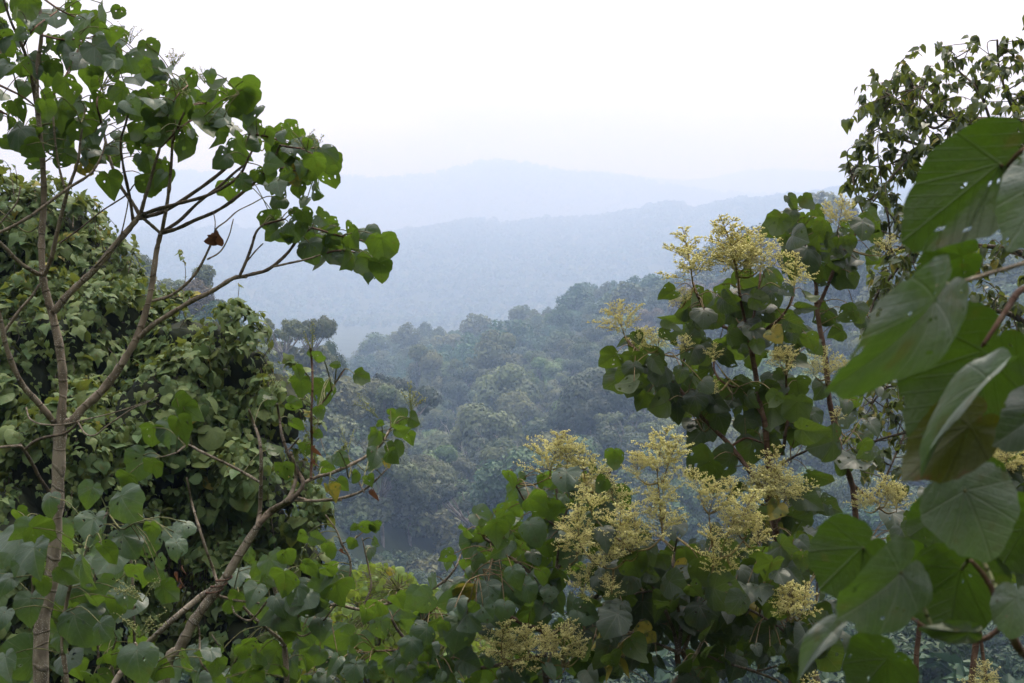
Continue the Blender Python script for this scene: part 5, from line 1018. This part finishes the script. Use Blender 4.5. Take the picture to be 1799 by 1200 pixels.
for (x, y, w_, a_) in [(150, 760, 170, 95), (170, 870, 140, 30), (70, 910, 110, 70), (15, 690, 120, 100)]:
    px, py = x/4+1050, y/4+950
    b_, T_, N_, s_ = view_leaf(t.leaf, leaf_template('oval', 16, 4, .9, 1.0, .22, 0), px, py, dV-.2, w_/4, a_, 25, 35, -1, 1.45); t.petiole(b_, T_)
t.fill([(1120, 1020, 80, 50, 26, 52), (1230, 1040, 100, 50, 34, 52), (1330, 1030, 80, 60, 26, 50), (1100, 1120, 60, 50, 16, 48), (1300, 1110, 70, 40, 12, 48), (1420, 1000, 50, 70, 14, 50), (1150, 960, 80, 40, 16, 48), (1350, 1160, 70, 40, 10, 46), (1090, 970, 50, 50, 14, 46), (1440, 1120, 60, 60, 12, 50), (1280, 980, 70, 40, 14, 48), (1070, 1150, 70, 50, 16, 48), (1240, 1170, 60, 30, 8, 46), (1150, 1080, 60, 40, 12, 50), (1330, 1100, 60, 40, 8, 48)], BIG, dV+.25, .3, .4, .005, 52)
for a_ in [(1120, 970, 1110, 900, 0), (1100, 985, 1085, 925, 1), (1165, 945, 1160, 865, 0), (1265, 985, 1276, 905, 5), (1095, 955, 1080, 880, 5), (1040, 905, 1032, 850, 0), (1245, 905, 1262, 845, 1), (1155, 835, 1151, 748, 0), (1168, 838, 1185, 760, 5), (1120, 840, 1118, 790, 5), (1311, 945, 1312, 890, 1), (1330, 960, 1338, 905, 4), (1295, 935, 1285, 890, 5), (1395, 1088, 1392, 1012, 2), (1408, 1082, 1420, 1020, 4), (1385, 1088, 1372, 1030, 4), (1250, 1008, 1256, 965, 4), (1290, 1000, 1285, 985, 4), (1420, 1220, 1430, 1180, 4), (1065, 1000, 1060, 950, 1), (1020, 960, 1005, 895, 3), (1300, 925, 1318, 850, 0), (1170, 900, 1160, 835, 1), (1285, 870, 1280, 835, 5), (1230, 870, 1222, 820, 5), (1075, 1045, 1070, 1010, 5)]:
    add_panicle(t, *a_[:4], dV-.3, a_[4], 1.15)
t.finish(LEAF_B, STALK_RED)
# T4: at the right edge behind the near branch
dW = 8.0
t = flower_tree('flowering tree half hidden behind the great near leaves at the right edge', dW, (1725, 1200))
t.down('trunk', D([(1705, 1230, 6), (1716, 1120, 5.4), (1728, 1030, 5), (1735, 930, 4.4), (1740, 850, 3.6), (1742, 815, 3)], dW), BARK_RED, .05, 9)
t.down('trunk', D([(1608, 1230, 5), (1612, 1130, 4.6), (1630, 1020, 4), (1640, 960, 3)], dW+.3), BARK_RED, .05, 9)
t.limb('limb', [(1720, 1100, dW, 3.5), (1732, 1190, dW, 3), (1733, 1185, dW, 2)], BARK_RED, .05, 7)
t.fill([(1770, 830, 50, 40, 14, 50), (1700, 900, 80, 60, 14, 50), (1790, 900, 40, 60, 10, 50), (1640, 960, 80, 40, 12, 50), (1780, 1000, 40, 60, 8, 50)], BIG, dW, .3, .45, .005, 45)
for a_ in [(1742, 825, 1738, 775, 0), (1765, 830, 1775, 780, 1), (1715, 835, 1705, 790, 3), (1790, 840, 1800, 790, 0), (1728, 1210, 1726, 1165, 5), (1745, 1215, 1748, 1185, 4), (1690, 850, 1685, 815, 1), (1755, 800, 1752, 775, 4)]:
    add_panicle(t, *a_[:4], dW-.2, a_[4], 1.3)
t.finish(LEAF_B, STALK_RED)

# ------------------------------------------------------------------ narrow-leaved tree at the right
dN = 13.0
f = P(1830, 1200, dN)
t = Plant('narrow_leaved_tree', 'dark tree with many small narrow leaves on crooked twigs at the upper right', 'tree', (f[0], f[1], gz(f[0], f[1])))
t.down('trunk', D([(1850, 1200, 15), (1862, 900, 14), (1850, 650, 13), (1862, 420, 12), (1850, 250, 9), (1836, 120, 5), (1825, 40, 3), (1815, -10, 1.5)], dN+.3), BARK_DARK, .06, 10)
W_ = [[(1858, 520, 7), (1930, 450, 5), (2000, 400, 3.5), (2060, 330, 2)], [(1852, 260, 6), (1920, 190, 4.4), (1985, 130, 3), (2020, 70, 1.6)], [(1838, 130, 4), (1870, 60, 3), (1890, 0, 1.5)], [(1862, 740, 7), (1940, 690, 5), (2010, 640, 3), (2050, 600, 1.8)], [(1862, 400, 6), (1940, 330, 4.4), (2010, 270, 2.6)], [(1860, 900, 6), (1960, 850, 4), (2030, 820, 2)], [(1855, 230, 8), (1810, 216, 6.5), (1760, 212, 5.5), (1713, 210, 4.6), (1670, 208, 3.8), (1640, 190, 3.2), (1615, 165, 2.6), (1600, 145, 2)], [(1713, 210, 3.6), (1690, 235, 3.2), (1672, 262, 2.8), (1640, 268, 2.4), (1600, 272, 2), (1560, 290, 1.5)], [(1858, 300, 6), (1790, 272, 4.8), (1720, 262, 4), (1660, 262, 3.2), (1600, 250, 2.6), (1545, 225, 2)],
      [(1670, 208, 2.8), (1640, 225, 2.4), (1610, 200, 2.2), (1580, 180, 1.8), (1550, 160, 1.4)], [(1790, 214, 3), (1770, 170, 2.6), (1755, 120, 2.2), (1752, 70, 1.5)], [(1740, 212, 2.4), (1720, 160, 2.2), (1690, 130, 1.8), (1665, 110, 1.4)], [(1862, 480, 7), (1780, 440, 5), (1700, 430, 4), (1620, 420, 3.2), (1565, 440, 2.6), (1530, 400, 2), (1505, 345, 1.6), (1495, 300, 1.2)],
      [(1620, 420, 2.6), (1570, 480, 2.6), (1540, 520, 2.4), (1525, 560, 2)], [(1855, 620, 7), (1790, 560, 5), (1740, 545, 4), (1690, 540, 3.4), (1630, 520, 3), (1580, 540, 2.4), (1550, 580, 1.8)], [(1750, 545, 2.8), (1700, 570, 2.6), (1640, 600, 2.2), (1590, 610, 1.8)], [(1858, 820, 6), (1760, 760, 4.5), (1660, 740, 3.4), (1590, 760, 2.6), (1530, 780, 2), (1510, 820, 1.5)],
      [(1660, 740, 2.6), (1600, 690, 2.4), (1560, 680, 2), (1530, 710, 1.6)], [(1565, 440, 2), (1560, 380, 1.8), (1545, 330, 1.5)], [(1590, 760, 2), (1560, 830, 1.8), (1540, 870, 1.6)], [(1600, 272, 1.8), (1550, 330, 1.6), (1520, 360, 1.2)]]
tips = []
for pts in W_:
    t.limb('limb', [(x, y, dN+.25*math.sin(k*1.7+len(pts)), r) for k, (x, y, r) in enumerate(pts)], BARK_DARK, .07, 7)
NL = Geo(); NT = Geo()
blobsN = [(1850, 60, 60, 60, 20), (1830, 140, 50, 50, 14), (1930, 180, 70, 60, 22), (2000, 110, 50, 60, 16), (1900, 280, 60, 50, 16), (2000, 290, 60, 60, 20), (1940, 420, 70, 60, 20), (2030, 370, 50, 60, 14), (1900, 560, 60, 60, 14), (1980, 660, 70, 60, 18), (2040, 610, 40, 50, 10), (1980, 830, 70, 50, 14), (1880, 720, 50, 50, 10), (1570, 140, 50, 44, 11), (1640, 120, 50, 44, 12), (1745, 95, 50, 44, 12), (1700, 150, 67, 56, 17), (1775, 170, 44, 67, 13), (1590, 200, 72, 56, 20), (1530, 215, 39, 61, 10), (1650, 220, 78, 56, 22), (1740, 235, 72, 56, 16), (1560, 275, 61, 50, 14), (1520, 310, 44, 44, 10), (1620, 300, 67, 50, 14), (1550, 345, 50, 39, 10), (1790, 260, 44, 67, 10), (1590, 400, 50, 44, 13), (1570, 470, 67, 50, 19), (1540, 520, 44, 50, 13), (1620, 520, 67, 67, 19), (1560, 580, 50, 44, 13), (1700, 560, 100, 56, 22), (1650, 620, 78, 56, 16), (1540, 700, 56, 44, 13), (1600, 730, 67, 56, 16), (1520, 780, 44, 44, 10), (1560, 830, 50, 44, 10), (1680, 760, 89, 56, 14), (1760, 480, 67, 67, 13), (1780, 620, 56, 67, 10), (1690, 470, 67, 44, 12), (1490, 300, 20, 17, 2), (1515, 160, 20, 22, 2), (1535, 640, 33, 33, 6)]
allsk = np.concatenate(t.sk)
for (cx, cy, rx, ry, n) in blobsN:
    for _ in range(n):
        a = rng.random()*6.28; u = math.sqrt(rng.random()); q = P(cx+rx*u*math.cos(a), cy+ry*u*math.sin(a), dN+rng.normal(0, .45))
        S = allsk[int(np.argmin(np.linalg.norm(allsk-q, axis=1)+.4*rng.random(len(allsk))))]
        dl = np.linalg.norm(q-S)
        c = tube(NT, [S, (S+q)/2+rng.normal(0, .05, 3)+[0, 0, .06*dl], q], [.006, .0045, .0025], 4, 4, .05)
        m_ = int(rng.integers(7, 13))
        for k in range(m_):
            p = c[int(rng.integers(max(1, len(c)//3), len(c)))] if k > 2 else q+rng.normal(0, .02, 3)
            T = unit(np.array([rng.normal(0, .9), rng.normal(0, .7), rng.normal(-.75, .5)])); N_ = unit(np.array([rng.normal(0, .6), rng.normal(-.3, .5), .9]))
            s_ = .074*np.clip(rng.normal(1, .25), .5, 1.5)
            put(NL, SMALL[int(rng.integers(8))], p+T*.012, T, N_, s_, rng.random()*.98+(1 if rng.random() < (.05 if cy > 380 else .008) else 0)+(1 if rng.random() < .01 else 0))
NT.build('twigs', BARK_DARK, t.root)['kind'] = 'stuff'
NL.build('foliage', LEAF_FINE, t.root)

# ------------------------------------------------------------------ the near branch with very large leaves, right edge
t = Plant('near_branch_plant', 'overhanging plant with very large veined leaves, close at the right edge, partly backlit', 'plant', (P(1850, 1200, 2.2)[0], P(1850, 1200, 2.2)[1], gz(P(1850, 1200, 2.2)[0], P(1850, 1200, 2.2)[1])))
t.down('stem', D([(1880, 1260, 13), (1850, 1050, 12), (1850, 800, 11), (1862, 560, 10), (1850, 330, 7), (1862, 160, 4.5), (1850, 60, 2.5)], 2.25), BARK_RED, .04, 10)
for pts in [[(1868, 1185, 2.25, 9), (1800, 1150, 2.15, 7.5), (1775, 1110, 2.1, 7), (1755, 1068, 2.08, 6.5), (1745, 1040, 2.06, 5.5), (1728, 1010, 2.05, 4.6), (1706, 985, 2.03, 3.8)], [(1755, 1070, 2.1, 5), (1758, 1100, 2.1, 5), (1730, 1122, 2.1, 4.8), (1690, 1127, 2.1, 4), (1640, 1110, 2.1, 3.4), (1600, 1085, 2.1, 2.6)], [(1860, 500, 2.25, 7), (1797, 508, 2.12, 6), (1768, 545, 2.05, 5.2), (1745, 580, 2.03, 4.4), (1726, 608, 2.03, 3.6)], [(1856, 440, 2.25, 5), (1800, 462, 2.1, 4.2), (1740, 480, 2.05, 3.6), (1700, 492, 2.0, 3.4), (1640, 505, 1.9, 3), (1613, 520, 1.85, 2.8)], [(1856, 250, 2.25, 5), (1800, 262, 2.15, 4), (1770, 290, 2.2, 3.6), (1758, 290, 2.2, 3)]]:
    t.limb('branch', pts, BARK_RED if pts[0][1] != 440 else BARK_TAN, .05, 8)
GIANT = dict()
def giant(attach, tip, width, d, side, rnd, tilt=15, roll=0, droop=.3, fold=.1, ruf=.05, shape='round', holes=3, label=None, stalk=None, seed=0):
    """one great leaf set by the pixel where its stalk joins and the pixel of its tip; width: breadth in pixels"""
    ax, ay = attach; tx, ty = tip; ln = math.hypot(tx-ax, ty-ay); ang = math.atan2(ty-ay, tx-ax)
    lb = leaf_template(shape, 64, 18, droop, fold, ruf, holes*3, lobes=.03)
    T = math.cos(ang)*RX-math.sin(ang)*UP; V = -FW*side
    ti = math.radians(tilt); T2 = T*math.cos(ti)+V*math.sin(ti); N2 = V*math.cos(ti)-T*math.sin(ti)
    r_ = math.radians(roll); X = np.cross(T2, N2); N3 = N2*math.cos(r_)+X*math.sin(r_); X3 = np.cross(T2, N3)
    s_ = ln/FPX*d/math.cos(ti); wsc = (width/FPX*d)/(1.42*s_)
    v, q, tt, a = lb; base = P(ax, ay, d)
    vv = base+(v[:, :1]*X3*wsc+v[:, 1:2]*T2+v[:, 2:3]*N3)*s_
    aa = a.copy(); aa[:, 2] = rnd if rnd < 1 else .42
    g_ = Geo(); g_.add(vv, q, tt, aa); o_ = g_.build('leaf', LEAF_NEAR if rnd < 1 else LEAF_YELLOWING, t.root, label=label)
    if stalk:
        g2 = Geo(); tube(g2, [P(*p) for p in stalk]+[base], [.0034]*len(stalk)+[.003], 7, 5, .02); st_ = Geo()
        k = g2.build('leaf_stalk', STALK, o_)
    return o_
giant((1757, 288), (1588, 432), 190, 2.2, -1, .31, 12, 8, .35, .05, .06, holes=3, label='great backlit green leaf with dark ribs', stalk=[(1850, 330, 2.2), (1790, 340, 2.25), (1762, 318, 2.22)])
giant((1690, 450), (1592, 482), 95, 2.3, -1, .55, 10, -20, .4, .1, .06, label='bright green leaf lobe below the great backlit leaf')
giant((1850, 310), (1762, 428), 150, 2.0, 1, .62, 20, 10, .3, .05, .05, holes=3)
giant((1642, 528), (1486, 700), 168, 1.8, 1, .25, 25, -22, .5, .30, .06, holes=5, label='dull grey-green folded leaf hanging closest to the lens')
giant((1728, 618), (1600, 785), 260, 2.15, -1, .12, 8, -6, .3, .04, .05, label='broad dark green leaf seen from below')
giant((1738, 668), (1568, 788), 62, 1.95, 1, .93, 15, 55, .5, .5, .05, holes=0, label='narrow grey-brown curled leaf lying across the yellowing one')
giant((1704, 748), (1590, 846), 135, 2.05, -1, 1.0, 10, 12, .3, .1, .07, holes=2, label='yellowing leaf with a brown blotched rim')
giant((1695, 862), (1742, 980), 186, 2.1, 1, .80, 14, -8, .22, .06, .035, holes=0, label='smooth grey-green leaf with pale veins, facing the lens', stalk=[(1757, 1050, 2.12), (1740, 1010, 2.2), (1712, 950, 2.22)])
giant((1840, 715), (1745, 768), 120, 2.0, 1, .05, 30, 10, .4, .2, .05)
giant((1516, 962), (1440, 1040), 165, 2.25, -1, .45, 8, 10, .25, .06, .05, holes=0, label='bright translucent green leaf turned to the light', stalk=[(1600, 1085, 2.25), (1545, 1010, 2.26), (1522, 975, 2.26)])
giant((1582, 1006), (1474, 1092), 175, 2.0, 1, .15, 22, -20, .3, .34, .05, holes=3, label='slate-green leaf folded along its midrib', stalk=[(1640, 1110, 2.1), (1615, 1050, 2.1)])
giant((1690, 1000), (1660, 1130), 190, 2.3, -1, .02, 10, 0, .3, .08, .05, stalk=[(1700, 985, 2.2)])
giant((1785, 1050), (1768, 1120), 90, 2.05, 1, .7, 15, 10, .3, .2, .06)
giant((1700, 1110), (1632, 1118), 45, 2.08, -1, .98, 30, 20, .4, .3, .12, holes=6, label='small torn pale green leaf')
giant((1462, 1110), (1385, 1168), 54, 2.0, 1, .4, 15, 50, .5, .5, .06, holes=0, label='pale narrow leaf seen nearly edge-on')
giant((1560, 1158), (1500, 1225), 150, 2.15, -1, .08, 10, 0, .3, .1, .05)
giant((1655, 905), (1600, 945), 100, 2.35, -1, .6, 15, 10, .3, .1, .05)
giant((1728, 815), (1700, 870), 95, 2.3, -1, .5, 10, 10, .3, .1, .05)
giant((1800, 930), (1760, 1000), 150, 2.3, -1, .35, 10, 10, .3, .1, .05)
giant((1620, 985), (1600, 1090), 150, 2.4, -1, .1, 15, 10, .3, .1, .05)
giant((1770, 880), (1735, 950), 120, 2.45, -1, .2, 25, -10, .3, .1, .05)
# more of the same plant, beyond the edge of the photograph
for k, (a_, t_, w_, sd, dd) in enumerate([((1900, 110), (1960, 230), 190, 1, 2.3), ((1945, 40), (1900, -60), 150, -1, 2.35), ((1930, 330), (2010, 470), 210, -1, 2.25), ((1900, 420), (1960, 560), 200, 1, 2.15), ((1940, 640), (2030, 760), 220, 1, 2.2), ((1900, 760), (1900, 900), 200, -1, 2.4), ((1930, 900), (2010, 1040), 210, 1, 2.2), ((1900, 1060), (1960, 1190), 200, -1, 2.35), ((2000, 560), (2090, 620), 170, 1, 2.4)]):
    sy = a_[1]+70
    giant(a_, t_, w_, dd, sd, [.2, .6, .4, .75, .1, .5, .65, .3, .85][k], 15, rng.normal(0, 12), .35, .12, .06, holes=2, stalk=[(1858, sy, 2.25), ((1858+a_[0])/2, sy-50, 2.26)])
